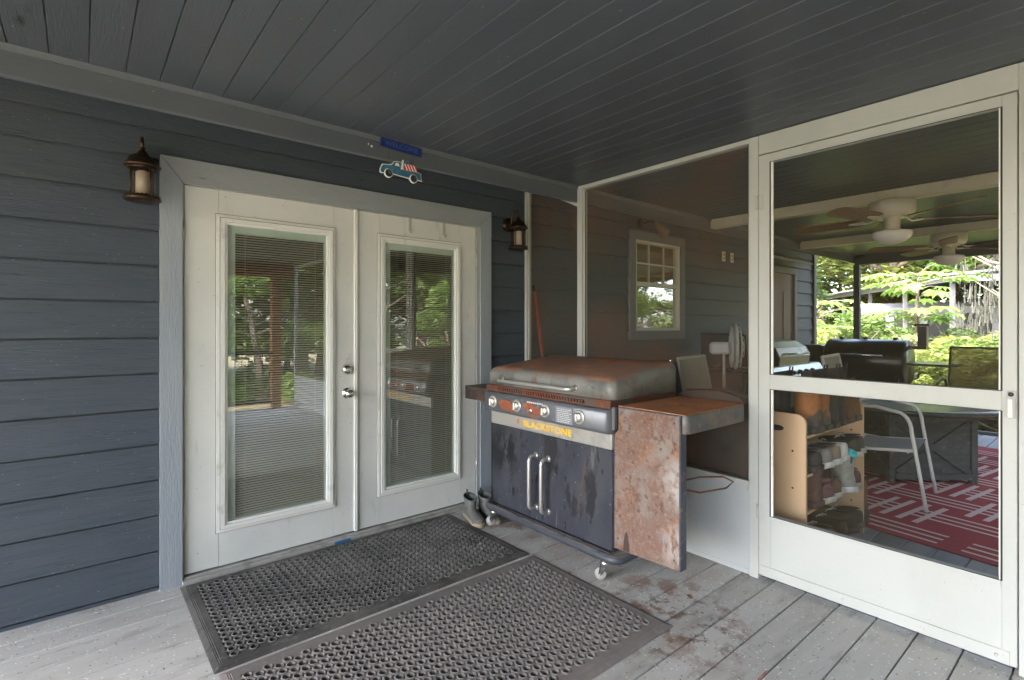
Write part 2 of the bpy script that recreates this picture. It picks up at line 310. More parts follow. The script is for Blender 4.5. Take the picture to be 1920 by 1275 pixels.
    def prism(s, poly, d0, d1, axis='y', mtx=None):
        """poly of 2-D points; extruded along axis. axis y: (u,v)->(u,·,v); x: (·,u,v); z: (u,v,·)"""
        n = len(poly); vs = []
        for d in (d0, d1):
            for u, v in poly:
                vs.append(Vector((u, d, v) if axis == 'y' else ((d, u, v) if axis == 'x' else (u, v, d))))
        if mtx: vs = [mtx @ p for p in vs]
        fs = [tuple(range(n)), tuple(range(2 * n - 1, n - 1, -1))] + [(i, i + n, (i + 1) % n + n, (i + 1) % n) for i in range(n)]
        return s.add(vs, fs)
    def loft(s, rings, caps=True, smooth=True, closed_ring=True):
        n = len(rings[0]); vs = [p for r in rings for p in r]; fs = []
        for i in range(len(rings) - 1):
            for k in range(n if closed_ring else n - 1):
                k2 = (k + 1) % n; fs.append((i * n + k, i * n + k2, (i + 1) * n + k2, (i + 1) * n + k))
        if caps: fs.append(tuple(range(n))[::-1]); fs.append(tuple((len(rings) - 1) * n + k for k in range(n)))
        return s.add(vs, fs, .5, smooth)
    def mesh(s, name, mats):
        me = bpy.data.meshes.new(name); me.from_pydata([tuple(v) for v in s.v], [], s.f)
        a = me.attributes.new('tone', 'FLOAT', 'FACE'); a.data.foreach_set('value', s.t)
        for m in (mats if isinstance(mats, (list, tuple)) else [mats]): me.materials.append(m)
        me.polygons.foreach_set('material_index', s.mi); me.polygons.foreach_set('use_smooth', s.sm)
        me.update()
        bm = bmesh.new(); bm.from_mesh(me); bmesh.ops.recalc_face_normals(bm, faces=bm.faces) if len(s.f) < 20000 else None
        bm.to_mesh(me); bm.free()
        return me
    def build(s, name, mats, parent=None, loc=None, rot=None):
        o = bpy.data.objects.new(name, s.mesh(name, mats)); C.objects.link(o)
        if parent: o.parent = parent
        if loc: o.location = loc
        if rot: o.rotation_euler = rot
        return o
def tag(o, label=None, cat=None, group=None, kind=None):
    if label: o['label'] = label
    if cat: o['category'] = cat
    if group: o['group'] = group
    if kind: o['kind'] = kind
    return o
def empty(name, loc=(0, 0, 0), rz=0, label=None, cat=None, group=None, rot=None):
    o = bpy.data.objects.new(name, None); C.objects.link(o); o.location = loc
    o.rotation_euler = rot or (0, 0, rz); o.empty_display_size = .1
    return tag(o, label, cat, group)
def copy_tree(o, parent=None):
    c = o.copy(); C.objects.link(c); c.parent = parent
    for ch in list(o.children): copy_tree(ch, c)
    return c
def text_mesh(body, size, ext, bold=0):
    cu = bpy.data.curves.new('txt', 'FONT'); cu.body = body; cu.size = size; cu.extrude = ext; cu.offset = bold
    cu.align_x = 'CENTER'; cu.align_y = 'CENTER'; cu.resolution_u = 3
    o = bpy.data.objects.new('txt', cu); C.objects.link(o)
    dg = bpy.context.evaluated_depsgraph_get(); me = bpy.data.meshes.new_from_object(o.evaluated_get(dg))
    C.objects.unlink(o); bpy.data.objects.remove(o)
    return me
def rrect(x0, x1, y0, y1, r, z, n=5):
    pts = []
    for cx, cy, a0 in ((x1 - r, y1 - r, 0), (x0 + r, y1 - r, 90), (x0 + r, y0 + r, 180), (x1 - r, y0 + r, 270)):
        for k in range(n + 1):
            a = R(a0 + 90 * k / n); pts.append((cx + r * math.cos(a), cy + r * math.sin(a), z))
    return pts

# ================================================================== SETTING
b = MB(); b.add([(-80, -90, -.85), (120, -90, -.85), (120, 90, -.85), (-80, 90, -.85)], [(0, 1, 2, 3)])
b.build('ground', M['ground'])['kind'] = 'structure'

# deck: boards run along X, 0.15 m pitch
PITCH = .151
def boards(name, x0, x1, y0, y1, mt, split=None):
    d = MB(); rnd = random.Random(3); k = 0
    y = -2.12 + PITCH * 40
    while y > y0:
        a, c = y - PITCH + .0055, y
        a2, c2 = max(a, y0), min(c, y1)
        if c2 - a2 > .01:
            cuts = [x0]; xx = x0 + rnd.uniform(1.2, 3.6)
            while split and xx < x1 - .6: cuts.append(xx); xx += 3.66
            cuts.append(x1)
            for i in range(len(cuts) - 1):
                dz = rnd.uniform(-.0012, .0008)
                d.box(cuts[i] + .0015, cuts[i + 1] - .0015, a2, c2, -.028, dz, .0035, rnd.random())
        y -= PITCH; k += 1
    o = d.build(name, mt); o['kind'] = 'structure'; return o
deck = boards('deck', -3.0, 2.80, -5.95, .0, M['deck'])
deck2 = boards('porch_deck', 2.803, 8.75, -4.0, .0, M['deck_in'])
j = MB()
j.box(-3, 8.75, -5.95, -5.92, -.24, -.032)
for k in range(29): j.box(-2.95 + k * .405, -2.91 + k * .405, -5.9 if k < 14 else -3.98, -.02, -.2, -.031)
j.box(-3, 8.75, -.02, 0, -.24, -.032)
for x in (-2.9, -.1, 2.7, 5.6, 8.6):
    for y in (-5.8, -3.9, -.3):
        if x > 3 and y < -5: continue
        j.box(x, x + .14, y, y + .14, -.86, -.2)
j.build('deck_joists', M['brownwood'])['kind'] = 'structure'
# paint streak on a board
b = MB(); b.prism([(1.86, -2.268), (2.03, -2.262), (2.05, -2.266), (1.95, -2.275), (1.86, -2.275)], .0014, .0022, 'z')
b.build('paint_streak', M['redpaint'], deck)['label'] = 'faint red paint streak along a deck board'

# ceiling boards, grooves along Y every 0.113 m
cl = MB(); rnd = random.Random(5)
x = -3.05
GX = -.09
x = GX - .113 * 26
while x < 8.75:
    yb = -5.95 if x < 2.75 else -4.0
    xa, xb = x, x + .113
    prof = [(xa + .001, 2.352), (xa + .001, 2.344), (xa + .0035, 2.341), (xb - .0035, 2.341), (xb - .001, 2.344), (xb - .001, 2.352)]
    tone = rnd.random()
    n = len(prof); vs = [(u, y, v) for y in (yb, -.60) for u, v in prof]
    cl.add(vs, [(i, (i + 1) % n, (i + 1) % n + n, i + n) for i in range(n)] + [tuple(range(n))[::-1], tuple(range(n, 2 * n))], tone)
    x += .113
ceil = cl.build('ceiling', M['ceiling']); ceil['kind'] = 'structure'

# ================================================================== HOUSE
house = empty('house', (0, 0, 0), label='grey-blue lap-sided house wall with white french doors opening onto the porch', cat='house')
LE = [2.0 - .1795 * k for k in range(12)]
EDGES = sorted(LE + [2.1795, 2.33, 2.50, 2.66, -.03])       # lap bottoms
def laps(bm, x0, x1, z0, z1, rnd):
    for i in range(len(EDGES) - 1):
        a, c = EDGES[i], EDGES[i + 1]
        lo, hi = max(a, z0), min(c, z1)
        if hi - lo < .004: continue
        f = lambda z: -.027 + .017 * (z - a) / (c - a)
        hm = hi - .011 if hi == c and hi - lo > .02 else hi - .0005          # shadow gap under the lap above
        pr = [(f(lo), lo), (f(hm), hm), (-.002, hm), (-.002, hi), (0, hi), (0, lo)]
        n = 6; vs = [(x, u, v) for x in (x0, x1) for u, v in pr]
        bm.add(vs, [(i, (i + 1) % n, (i + 1) % n + n, i + n) for i in range(n)] + [tuple(range(n)), tuple(range(2 * n - 1, n - 1, -1))], rnd.random())
sd_ = MB(); rnd = random.Random(2)
for x0, x1, z0, z1 in ((-3.0, .302, -.03, 2.62), (.302, 2.404, 2.2, 2.62), (2.404, 4.09, -.03, 2.62), (4.09, 5.053, -.03, 1.195), (4.09, 5.053, 2.279, 2.62), (5.053, 7.02, -.03, 2.62), (7.02, 7.96, 2.15, 2.62), (7.96, 8.62, -.03, 2.62)):
    laps(sd_, x0, x1, z0, z1, rnd)
# wall core behind the laps
for x0, x1, z0, z1 in ((-3.0, .39, -.85, 2.62), (.39, 2.30, 2.09, 2.62), (.39, 2.30, -.85, -.0), (2.30, 4.17, -.85, 2.62), (4.17, 4.97, -.85, 1.27), (4.17, 4.97, 2.20, 2.62), (4.97, 7.1, -.85, 2.62), (7.1, 7.88, 2.08, 2.62), (7.1, 7.88, -.85, 0), (7.88, 8.62, -.85, 2.62)):
    sd_.box(x0, x1, .001, .12, z0, z1)
sd_.build('wall', M['siding'], house)
ib = MB()          # back, side walls and rooms of the house
ib.box(-3.0, 8.62, 6.0, 6.1, -.85, 2.62); ib.box(-3.0, -2.9, .121, 6.0, -.85, 2.62); ib.box(8.52, 8.62, .121, 6.0, -.85, 2.62)
ib.build('wall', M['siding'], house)
ib = MB(); ib.box(-2.89, 8.5, .13, 5.98, -.04, -.02); ib.box(-2.89, 8.5, .13, 5.98, 2.45, 2.5); ib.box(-2.89, 8.5, 2.6, 2.65, -.02, 2.45)
ib.build('room', M['dark'], house)
rf = MB()
rf.prism([(-6.35, 2.50), (-.62, 2.62), (3.2, 3.9), (7, 2.75), (7, 2.65), (3.2, 3.78), (-.58, 2.50), (-6.3, 2.40)], -3.4, 2.82, 'x')
rf.prism([(-4.4, 2.56), (-.62, 2.62), (3.2, 3.9), (7, 2.75), (7, 2.65), (3.2, 3.78), (-.58, 2.50), (-4.35, 2.45)], 2.821, 9.1, 'x')
rf.box(-3.3, 9.0, -.585, .1, 2.625, 2.66)
rf.build('roof', M['greypost'], house)
# eave beam in front of the wall, small bed moulding on top
bb = MB(); bb.box(-3.0, 8.62, -.60, -.565, 2.232, 2.3405, .002); bb.build('beam', M['beam'], house)
bb = MB(); bb.prism([(-.6005, 2.318), (-.608, 2.318), (-.616, 2.3405), (-.6005, 2.3405)], -3.0, 8.6, 'x'); bb.build('moulding', M['beam'], house)
bb = MB(); bb.box(-3, 8.62, -.564, -.012, 2.50, 2.51); bb.build('soffit', M['ceiling'], house)
# door casing
cs = MB(); cs.prism([(.305, -.002), (.401, -.002), (.401, 2.0765), (.305, 2.199)], -.043, 0, 'y'); cs.build('door_casing', M['trim'], house)
cs = MB(); cs.prism([(2.401, -.002), (2.401, 2.199), (2.30, 2.0765), (2.30, -.002)], -.043, 0, 'y'); cs.build('door_casing', M['trim'], house)
cs = MB(); cs.prism([(.4035, 2.077), (2.2975, 2.077), (2.399, 2.1985), (.307, 2.1985)], -.0435, 0, 'y')
cs.build('door_casing', M['trim_h'], house)
cs = MB(); cs.box(.4015, .409, -.03, .1, .03, 2.075); cs.box(2.272, 2.2995, -.033, .1, .03, 2.075); cs.box(.4015, 2.2995, -.028, .1, 2.071, 2.0765)
cs.build('door_jamb', M['kick'], house)
cs = MB(); cs.box(.40, 2.30, -.055, .1, .0, .022, .003); cs.box(.402, 2.298, -.035, .1, .022, .034, .002)
cs.build('threshold', M['concrete'], house)
# corner board of the house
cs = MB(); cs.box(8.57, 8.66, -.05, .04, -.03, 2.5, .003); cs.build('corner_board', M['greypost'], house)

def french_door(x0, x1, gx0, gx1, hinge_x, knobs):
    z0, z1 = .042, 2.069; g0, g1 = .235, 1.925; yf = -.022
    d = MB()
    d.box(x0, gx0, yf, .022, z0, z1, .003); d.box(gx1, x1, yf, .022, z0, z1, .003)
    d.box(gx0, gx1, yf, .022, g1, z1); d.box(gx0, gx1, yf, .022, z0, g0)
    o = d.build('french_door', M['door'], house)
    # stepped moulding round the lite
    def ring(bm, ox, oz, wd, ya, yb):
        X0, X1, Z0, Z1 = gx0 + ox, gx1 - ox, g0 + ox, g1 - ox
        iX0, iX1, iZ0, iZ1 = X0 + wd, X1 - wd, Z0 + wd, Z1 - wd
        O = [(X0, Z0), (X1, Z0), (X1, Z1), (X0, Z1)]; I_ = [(iX0, iZ0), (iX1, iZ0), (iX1, iZ1), (iX0, iZ1)]
        vs = [(u, yb, v) for u, v in O] + [(u, ya, v) for u, v in O] + [(u, ya + .001, v) for u, v in I_] + [(u, yb, v) for u, v in I_]
        fs = []
        for i in range(4):
            j_ = (i + 1) % 4
            fs += [(i, j_, 4 + j_, 4 + i), (4 + i, 4 + j_, 8 + j_, 8 + i), (8 + i, 8 + j_, 12 + j_, 12 + i)]
        bm.add(vs, fs)
    g = MB(); ring(g, -.012, 0, .018, -.031, .0); ring(g, .007, 0, .020, -.041, .0); ring(g, .028, 0, .012, -.034, .0)
    g.build('glazing_frame', M['moulding'], o)
    g = MB(); ring(g, -.0165, 0, .0035, -.0229, -.021); ring(g, .003, 0, .003, -.0318, -.03); g.build('crease_shade_line', M['crease_shade'], o)  # thin grey rings paint crease shade round the moulding steps
    a, c, e, f = gx0 + .040, gx1 - .040, g0 + .040, g1 - .040
    p = MB(); p.add([(a - .004, -.018, e - .004), (c + .004, -.018, e - .004), (c + .004, -.018, f + .004), (a - .004, -.018, f + .004)], [(0, 1, 2, 3)]); p.build('glass_pane', M['glass'], o)
    k = MB(); k.box(a - .003, a + .042, -.013, .012, e, f); k.box(c - .008, c + .003, -.013, .012, e, f); k.box(a + .042, c - .008, -.013, .012, f - .042, f); k.box(a + .042, c - .008, -.013, .012, e, e + .006)
    k.build('blind_cassette', M['lining'], o)
    s = MB(); z = e + .012; t = R(42); ww = .0060
    while z < f - .048:
        dy, dz = ww * math.cos(t), ww * math.sin(t)
        s.add([(a + .043, 0 - dy, z - dz), (c - .009, 0 - dy, z - dz), (c - .009, dy, z + dz), (a + .043, dy, z + dz)], [(0, 1, 2, 3)])
        z += .0138
    s.build('blind', M['blind'], o)
    s = MB()
    for q in (.17, .88):
        xx = a + (c - a) * q; s.box(xx - .001, xx + .001, -.0095, -.0085, e, f - .03)
    s.build('blind_cord', M['blind'], o)
    for z in (.30, 1.06, 1.83):
        h = MB(); h.tube([(hinge_x, -.027, z - .05), (hinge_x, -.027, z + .05)], .0065, 8); h.box(hinge_x - .012, hinge_x + .012, -.0245, -.021, z - .05, z + .05)
        h.build('hinge', M['steel'], o)
    if knobs:
        for z, r_ in ((1.065, .026), (.917, 0)):
            h = MB()
            if r_: h.lathe([(0.0, -.0505), (.017, -.050), (.024, -.046), (.031, -.034), (.033, -.026), (.033, -.021)], (1.277, 0, z), 20, 'y'); h.box(1.275, 1.279, -.053, -.050, z - .008, z + .008)
            else: h.lathe([(0, -.088), (.016, -.087), (.026, -.080), (.029, -.070), (.026, -.058), (.014, -.050), (.013, -.034), (.031, -.031), (.034, -.026), (.034, -.021)], (1.280, 0, z), 20, 'y')
            h.build('deadbolt' if r_ else 'door_knob', M['chrome'], o)
        for za, zb in ((.87, .96), (1.03, 1.10)): h = MB(); h.box(x1 - .002, x1 + .001, -.0235, -.018, za, zb); h.build('latch_plate', M['gasket'], o)
        h = MB(); h.box(x1 - .012, x1 + .014, -.036, -.0225, z0, z1 + .001, .003); h.box(x1 + .002, x1 + .004, -.038, -.0362, z0, z1); h.build('astragal', M['moulding'], o)
    else:
        for xx in (1.72, 1.99):      # over-door hooks
            h = MB(); h.box(xx - .010, xx + .010, yf - .0045, yf - .0005, 1.975, 2.0685, .001); h.tube([(xx, yf - .004, 1.98), (xx, yf - .014, 1.968), (xx, yf - .022, 1.972), (xx, yf - .024, 1.985)], .006, 8)
            h.build('over_door_hook', M['white'], o)
    return o
fd1 = french_door(.4115, 1.334, .570, 1.192, .407, True)
fd2 = french_door(1.350, 2.269, 1.497, 2.123, 2.273, False)
g = MB(); g.box(1.3345, 1.3495, .0, .02, .042, 2.069); g.build('gap_seal', M['gasket'], house)
g = MB(); g.box(1.19, 1.29, -.0585, -.0555, .003, .018); tp = g.build('tape_strip', M['tape'], house); tp['label'] = 'strip of blue painter tape on the threshold'
# sash window
wn = MB(); X0, X1, Z0, Z1 = 4.094, 5.049, 1.199, 2.276; t_ = .088
wn.prism([(X0, Z0), (X0 + t_, Z0 + t_), (X0 + t_, Z1 - t_), (X0, Z1)], -.045, -.0, 'y'); wn.prism([(X1, Z0), (X1, Z1), (X1 - t_, Z1 - t_), (X1 - t_, Z0 + t_)], -.045, -.0, 'y')
wn.prism([(X0 + .003, Z0), (X1 - .003, Z0), (X1 - t_ - .002, Z0 + t_), (X0 + t_ + .002, Z0 + t_)], -.0455, 0, 'y'); wn.prism([(X0 + .003, Z1), (X0 + t_ + .002, Z1 - t_), (X1 - t_ - .002, Z1 - t_), (X1 - .003, Z1)], -.0455, 0, 'y')
wo = wn.build('window', M['trim_win'], house)
f_ = MB(); a, c, e, g_ = X0 + t_ + .001, X1 - t_ - .001, Z0 + t_ + .001, Z1 - t_ - .001
f_.box(a, a + .025, -.036, .03, e, g_); f_.box(c - .025, c, -.036, .03, e, g_); f_.box(a, c, -.037, .03, e - .0005, e + .028); f_.box(a, c, -.037, .03, g_ - .025, g_ + .0005)
f_.box(a + .025, c - .025, -.03, .03, 1.735, 1.775)
f_.build('sash_frame', M['vinyl'], wo)
f_ = MB()
for q in (1 / 3, 2 / 3): xx = a + (c - a) * q; f_.box(xx - .008, xx + .008, -.012, -.004, 1.775, g_ - .025)
f_.box(a + .025, c - .025, -.013, -.003, 1.955, 1.971); f_.build('muntin', M['vinyl'], wo)
f_ = MB(); f_.add([(a, .0, e), (c, .0, e), (c, .0, g_), (a, .0, g_)], [(0, 1, 2, 3)]); f_.build('glass_pane', M['winglass'], wo)
f_ = MB(); f_.box(a, c, .04, .05, e, g_); f_.build('curtain', mat('tan_curtain', (.34, .22, .10), .8), wo)
# far side door and its hood
dm = MB(); dm.box(7.02, 7.10, -.045, 0, -.002, 2.15, .002); dm.box(7.88, 7.96, -.045, 0, -.002, 2.15, .002); dm.box(7.10, 7.88, -.0455, 0, 2.07, 2.15, .002)
do = dm.build('side_door_casing', M['trim_win'], house)
dm = MB(); dm.box(7.101, 7.879, -.012, .03, .01, 2.069)
for xx in (7.2, 7.56): 
    for zz in (.25, 1.1): dm.box(xx, xx + .24, -.020, -.0125, zz, zz + .72, .004)
sdr = dm.build('side_door', M['doorred'], house)
dm = MB(); dm.prism([(-.25, 2.20), (-.24, 2.225), (-.12, 2.27), (-.024, 2.285), (-.024, 2.262), (-.12, 2.245), (-.23, 2.20)], 6.95, 7.99, 'x'); dm.build('door_hood', M['vinyl'], house)

# porch beams and outer posts (part of the same porch roof)
for x0, mt in ((4.58, 'creambeam'), (6.62, 'creambeam')):
    bb = MB(); bb.box(x0, x0 + .085, -3.95, -.602, 2.255, 2.3405, .003); bb.build('porch_beam', M[mt], house)
bb = MB(); bb.box(8.5, 8.6, -3.95, -.602, 2.205, 2.3405, .003); bb.build('porch_beam', M['greypost'], house)
bb = MB(); bb.box(2.83, 8.6, -4.0, -3.952, 2.16, 2.3405, .003); bb.build('porch_beam', M['greypost'], house)
for x_, y_ in ((8.5, -.66), (8.5, -2.35), (8.5, -3.95), (6.6, -4.0), (4.6, -4.0)):
    bb = MB(); bb.box(x_, x_ + .075, y_, y_ + .075, 0.002, 2.205 if y_ > -3.96 and x_ > 8 else 2.16, .003); bb.build('porch_post', M['greypost'], house)
bb = MB(); bb.box(8.52, 8.56, -3.87, -.66, .001, .04); bb.box(2.9, 8.5, -3.99, -3.95, .001, .04)
bb.box(8.52, 8.56, -3.87, -2.36, .80, .84); bb.box(2.9, 8.5, -3.985, -3.955, .80, .84); bb.build('screen_rail', M['greypost'], house)
sm = MB(); sm.add([(8.54, -3.9, .04), (8.54, -.66, .04), (8.54, -.66, 2.2), (8.54, -3.9, 2.2)], [(0, 1, 2, 3)])
sm.add([(2.85, -3.97, .04), (8.54, -3.97, .04), (8.54, -3.97, 2.16), (2.85, -3.97, 2.16)], [(0, 1, 2, 3)]); sm.build('porch_screen', M['screen_o'], house)
# open porch: brown posts, outer beam, railing, steps
bb = MB(); bb.box(-3.0, 2.7, -5.94, -5.80, 2.13, 2.3405, .004); bb.build('outer_beam', M['brownwood'], house)
for x_ in (-2.95, -.35, 2.38):
    bb = MB(); bb.box(x_, x_ + .14, -5.935, -5.80, .002, 2.13, .006); bb.build('porch_post', M['brownwood'], house)
rl = empty('deck_railing', (2.7, -5.85, 0), label='dark deck railing with wire infill between brown porch posts', cat='railing')
for x0, x1 in ((-.17, -5.6 + 5.0),):
    pass
r1 = MB(); r1.box(-2.90, -.19, -.03, .03, .88, .92, .004); r1.box(-2.90, -.19, -.02, .02, .08, .12, .004); r1.build('rail', M['black'], rl)
r1 = MB()
for k in range(27): r1.box(-2.86 + k * .1, -2.85 + k * .1, -.006, .006, .12, .88)
r1.build('baluster', M['black'], rl)
st = empty('deck_steps', (-1.6, -5.95, -.85), label='short flight of wooden steps leading off the deck', cat='steps')
for k in range(4):
    q = MB(); q.box(-1.1, 1.1, -.3 * (k + 1), -.3 * k - .01, .85 - .2 * (k + 1) - .04, .85 - .2 * (k + 1), .004); q.build('tread', M['deck'], st)
for sx in (-1.14, 1.10):
    q = MB(); q.prism([(0, .82), (-1.25, 0), (-.9, 0), (0, .55)], sx, sx + .04, 'x'); q.build('stringer', M['brownwood'], st)

# ================================================================== SCREEN WALL (plane X = 2.77)
sw = empty('screen_wall', (2.77, 0, 0), label='white framed insect screen partition with a screen door, closing off the porch', cat='screen wall')
def wb(name, y0, y1, z0, z1, x0=-.018, x1=.03, mt='white', bev=.002, par=None):
    q = MB(); q.box(x0, x1, y0, y1, z0, z1, bev); return q.build(name, M[mt], par or sw)
wb('post', -.052, -.024, .002, 2.50, -.02, .03)
wb('post', -.062, -.0525, .002, 2.50, -.006, .022)
wb('post', -.650, -.604, .002, 2.338, -.022, .03); wb('post', -.664, -.6505, .002, 2.30, -.008, .022)
wb('post', -1.905, -1.855, .002, 2.338, -.024, .03); wb('post', -1.855, -1.845, .5, 2.31, -.010, .022)
wb('post', -2.985, -2.892, .002, 2.338, -.022, .03); wb('post', -5.9, -5.85, .002, 2.338)
wb('header', -1.8545, -.6505, 2.312, 2.338, -.021, .03)
wb('header', -2.892, -1.9055, 2.236, 2.3385, -.0225, .03)
wb('header', -5.85, -2.985, 2.30, 2.338)
wb('header', -.60, -.06, 2.40, 2.43)
wb('rail', -1.8545, -.6505, .475, .507, -.026, .028); wb('rail', -5.85, -2.985, .475, .507)
wb('rail', -.6035, -.0625, .475, .507, -.026, .028)
q = MB(); q.box(-.012, .012, -1.8545, -.665, .004, .474); q.box(-.016, -.0125, -1.845, -.67, .004, .03); q.box(-.018, -.0125, -1.845, -.67, .455, .474); q.build('kick_panel', M['kick'], sw)
q = MB(); q.box(-.012, .012, -.603, -.063, .004, .474); q.build('kick_panel', M['kick'], sw)
q = MB(); q.box(-.012, .012, -5.85, -2.986, .004, .474); q.build('kick_panel', M['kick'], sw)
for y0, y1, z1 in ((-1.846, -.664, 2.312), (-.604, -.062, 2.40), (-5.85, -2.986, 2.30)):
    q = MB(); q.add([(.004, y0, .507), (.004, y1, .507), (.004, y1, z1), (.004, y0, z1)], [(0, 1, 2, 3)]); q.build('screen_mesh', M['screen'], sw)
q = MB(); q.prism([(-.375, 2.322), (-.38, 2.302), (-.60, 2.195), (-.60, 2.218)], -.012, .008, 'x'); q.build('brace', M['white'], sw)
# dark spline lines round the panel
q = MB(); q.box(-.006, -.001, -1.8445, -1.8415, .507, 2.311); q.box(-.006, -.001, -.667, -.6642, .507, 2.30); q.box(-.006, -.001, -1.84, -.668, .5072, .510); q.build('screen_spline', M['gasket'], sw)
# the door
dy0, dy1, dz0, dz1 = -2.889, -1.909, .032, 2.228
q = MB(); q.box(-.030, .006, dy1 - .060, dy1, dz0, dz1, .002); q.box(-.030, .006, dy0, dy0 + .044, dz0, dz1, .002)
q.box(-.0295, .006, dy0 + .044, dy1 - .060, 2.184, dz1 - .0005); q.box(-.0295, .006, dy0 + .044, dy1 - .060, 1.008, 1.085)
q.box(-.0275, .004, dy0 + .044, dy1 - .060, dz0, .350); q.box(-.0325, -.0276, dy0 + .046, dy1 - .06, .325, .350, .001); q.box(-.034, -.0276, dy0 + .02, dy1 - .012, dz0 + .001, .085, .002)
sdoor = q.build('screen_door', M['kick'], sw)
sdoor.data.materials[0] = M['white']
for z0, z1 in ((1.085, 2.184), (.350, 1.008)):
    q = MB(); q.add([(-.008, dy0 + .044, z0), (-.008, dy1 - .06, z0), (-.008, dy1 - .06, z1), (-.008, dy0 + .044, z1)], [(0, 1, 2, 3)]); q.build('screen_mesh', M['screen_d'], sdoor)
    q = MB(); y0, y1 = dy0 + .044, dy1 - .060
    q.box(-.0315, -.0296, y0 - .003, y0 + .003, z0, z1); q.box(-.0315, -.0296, y1 - .003, y1 + .003, z0, z1); q.box(-.0315, -.0296, y0, y1, z0 - .0012, z0 + .0025); q.box(-.0315, -.0296, y0, y1, z1 - .002, z1 + .001)
    q.build('screen_spline', M['gasket'], sdoor)
    q = MB(); q.box(-.028, -.016, y1 - .012, y1 - .001, z0 + .001, z1 - .001); q.box(-.028, -.016, y0 + .001, y0 + .008, z0 + .001, z1 - .001); q.build('screen_retainer', M['moulding'], sdoor)
for z in (1.985, .36):
    q = MB(); q.tube([(-.036, dy1 + .002, z - .035), (-.036, dy1 + .002, z + .035)], .006, 8); q.box(-.0335, -.0306, dy1 - .025, dy1 - .002, z - .04, z + .04, .001); q.box(-.029, -.0245, dy1 + .005, dy1 + .024, z - .04, z + .04, .001)
    for zz in (-.025, 0, .025): q.lathe([(0, -.0012), (.003, -.001), (.003, 0)], (-.0336, dy1 - .016, z + zz), 8, 'x')
    q.build('hinge', M['hingegrey'], sdoor)
q = MB(); q.box(-.036, -.0305, -2.884, -2.862, .98, 1.09, .002); q.box(-.060, -.036, -2.880, -2.866, 1.045, 1.058, .002); q.box(-.066, -.056, -2.882, -2.864, .985, 1.06, .003)
q.lathe([(0, -.045), (.012, -.043), (.014, -.036)], (0, -2.873, 1.075), 14, 'x')
q.build('door_handle', M['plastic'], sdoor)
q = MB(); q.lathe([(0, -.0475), (.008, -.047), (.009, -.0455)], (0, -2.873, 1.075), 12, 'x'); q.build('lock_cylinder', M['black'], sdoor)
for y_ in (-2.0, -2.3, -2.6, -2.83):
    q = MB(); q.lathe([(0, -.038), (.005, -.037), (.006, -.034)], (0, y_, .058), 8, 'x'); q.build('screw', M['steel'], sdoor)

# ================================================================== RUBBER MATS
def rubber_mat(x0, x1, y0, y1, loc, rz, th, mt, label, a=.042, rh=.0148):
    wx, wy = x1 - x0, y1 - y0; bd = .05
    vs = []; fs = []; tn = []; mis = []
    def V(p): vs.append(p); return len(vs) - 1
    cx_ = a * .866; nx = int((wx - 2 * bd) / cx_); 
    ox = (wx - nx * cx_) / 2 + cx_ / 2; ny = int((wy - 2 * bd) / a); oy = (wy - ny * a) / 2 + a / 2
    n = 12; Rr = a / math.sqrt(3)
    for i in range(nx):
        for jn in range(ny - (i % 2)):
            cx0 = ox + i * cx_; cy0 = oy + jn * a + (a / 2 if i % 2 else 0)
            rings = [[], [], [], []]
            for k in range(n):
                an = 2 * PI * k / n
                hr = Rr if k % 2 == 0 else Rr * .866
                rings[0].append((cx0 + hr * math.cos(an), cy0 + hr * math.sin(an), th * .72))
                rings[1].append((cx0 + (rh + .0032) * math.cos(an), cy0 + (rh + .0032) * math.sin(an), th * .9))
                rings[2].append((cx0 + rh * math.cos(an), cy0 + rh * math.sin(an), th))
                rings[3].append((cx0 + (rh - .0016) * math.cos(an), cy0 + (rh - .0016) * math.sin(an), .001))
            o = len(vs)
            for r_ in rings: vs.extend(r_)
            t = random.random()
            for q in range(3):
                for k in range(n):
                    k2 = (k + 1) % n; fs.append((o + q * n + k, o + q * n + k2, o + (q + 1) * n + k2, o + (q + 1) * n + k)); tn.append(t); mis.append(1 if q == 1 else 0)
    m = MB(); m.add(vs, fs); m.mi = mis
    root = empty('rubber_mat', loc, rz, label=label, cat='floor mat', group='perforated rubber mats in front of the french doors')
    m.build('perforated_field', [mt, M['rim']], root)
    # border: inside base strip, ridges, bevel
    e = MB(); ix0, ix1 = ox - cx_ * .62, ox + (nx - 1) * cx_ + cx_ * .62; iy0, iy1 = oy - a * .5, oy + (ny - 1) * a + a * .5
    prof = [(0, 0.0005), (0.004, .003), (.02, th * .6), (.022, th * .66), (.026, th * .6), (.029, th * .7), (.033, th * .62), (.036, th * .76), (.04, th * .72)]
    rings = []
    for d_, z_ in prof:
        rings.append([(d_, d_, z_), (wx - d_, d_, z_), (wx - d_, wy - d_, z_), (d_, wy - d_, z_)])
    rings.append([(ix0, iy0, th * .73), (ix1, iy0, th * .73), (ix1, iy1, th * .73), (ix0, iy1, th * .73)])
    rings.append([(ix0 + .001, iy0 + .001, .001), (ix1 - .001, iy0 + .001, .001), (ix1 - .001, iy1 - .001, .001), (ix0 + .001, iy1 - .001, .001)])
    e.loft(rings, caps=False, smooth=False)
    # fill half cells at the staggered ends
    for i in range(1, nx, 2):
        cx0 = ox + i * cx_
        for yy in (iy0, iy1 - a / 2): e.box(cx0 - cx_ * .55, cx0 + cx_ * .55, yy, yy + a / 2, .001, th * .725)
    e.build('border', mt, root)
    b_ = MB(); b_.box(.012, wx - .012, .012, wy - .012, .0004, .0009); b_.build('grime', M['grime'], root)
    return root
M['rim'] = mat('worn_rubber_rim', (.17, .165, .155), .6, masks=[(30, .45, .7, (.15, .14, .13), (1, 1, 1))])
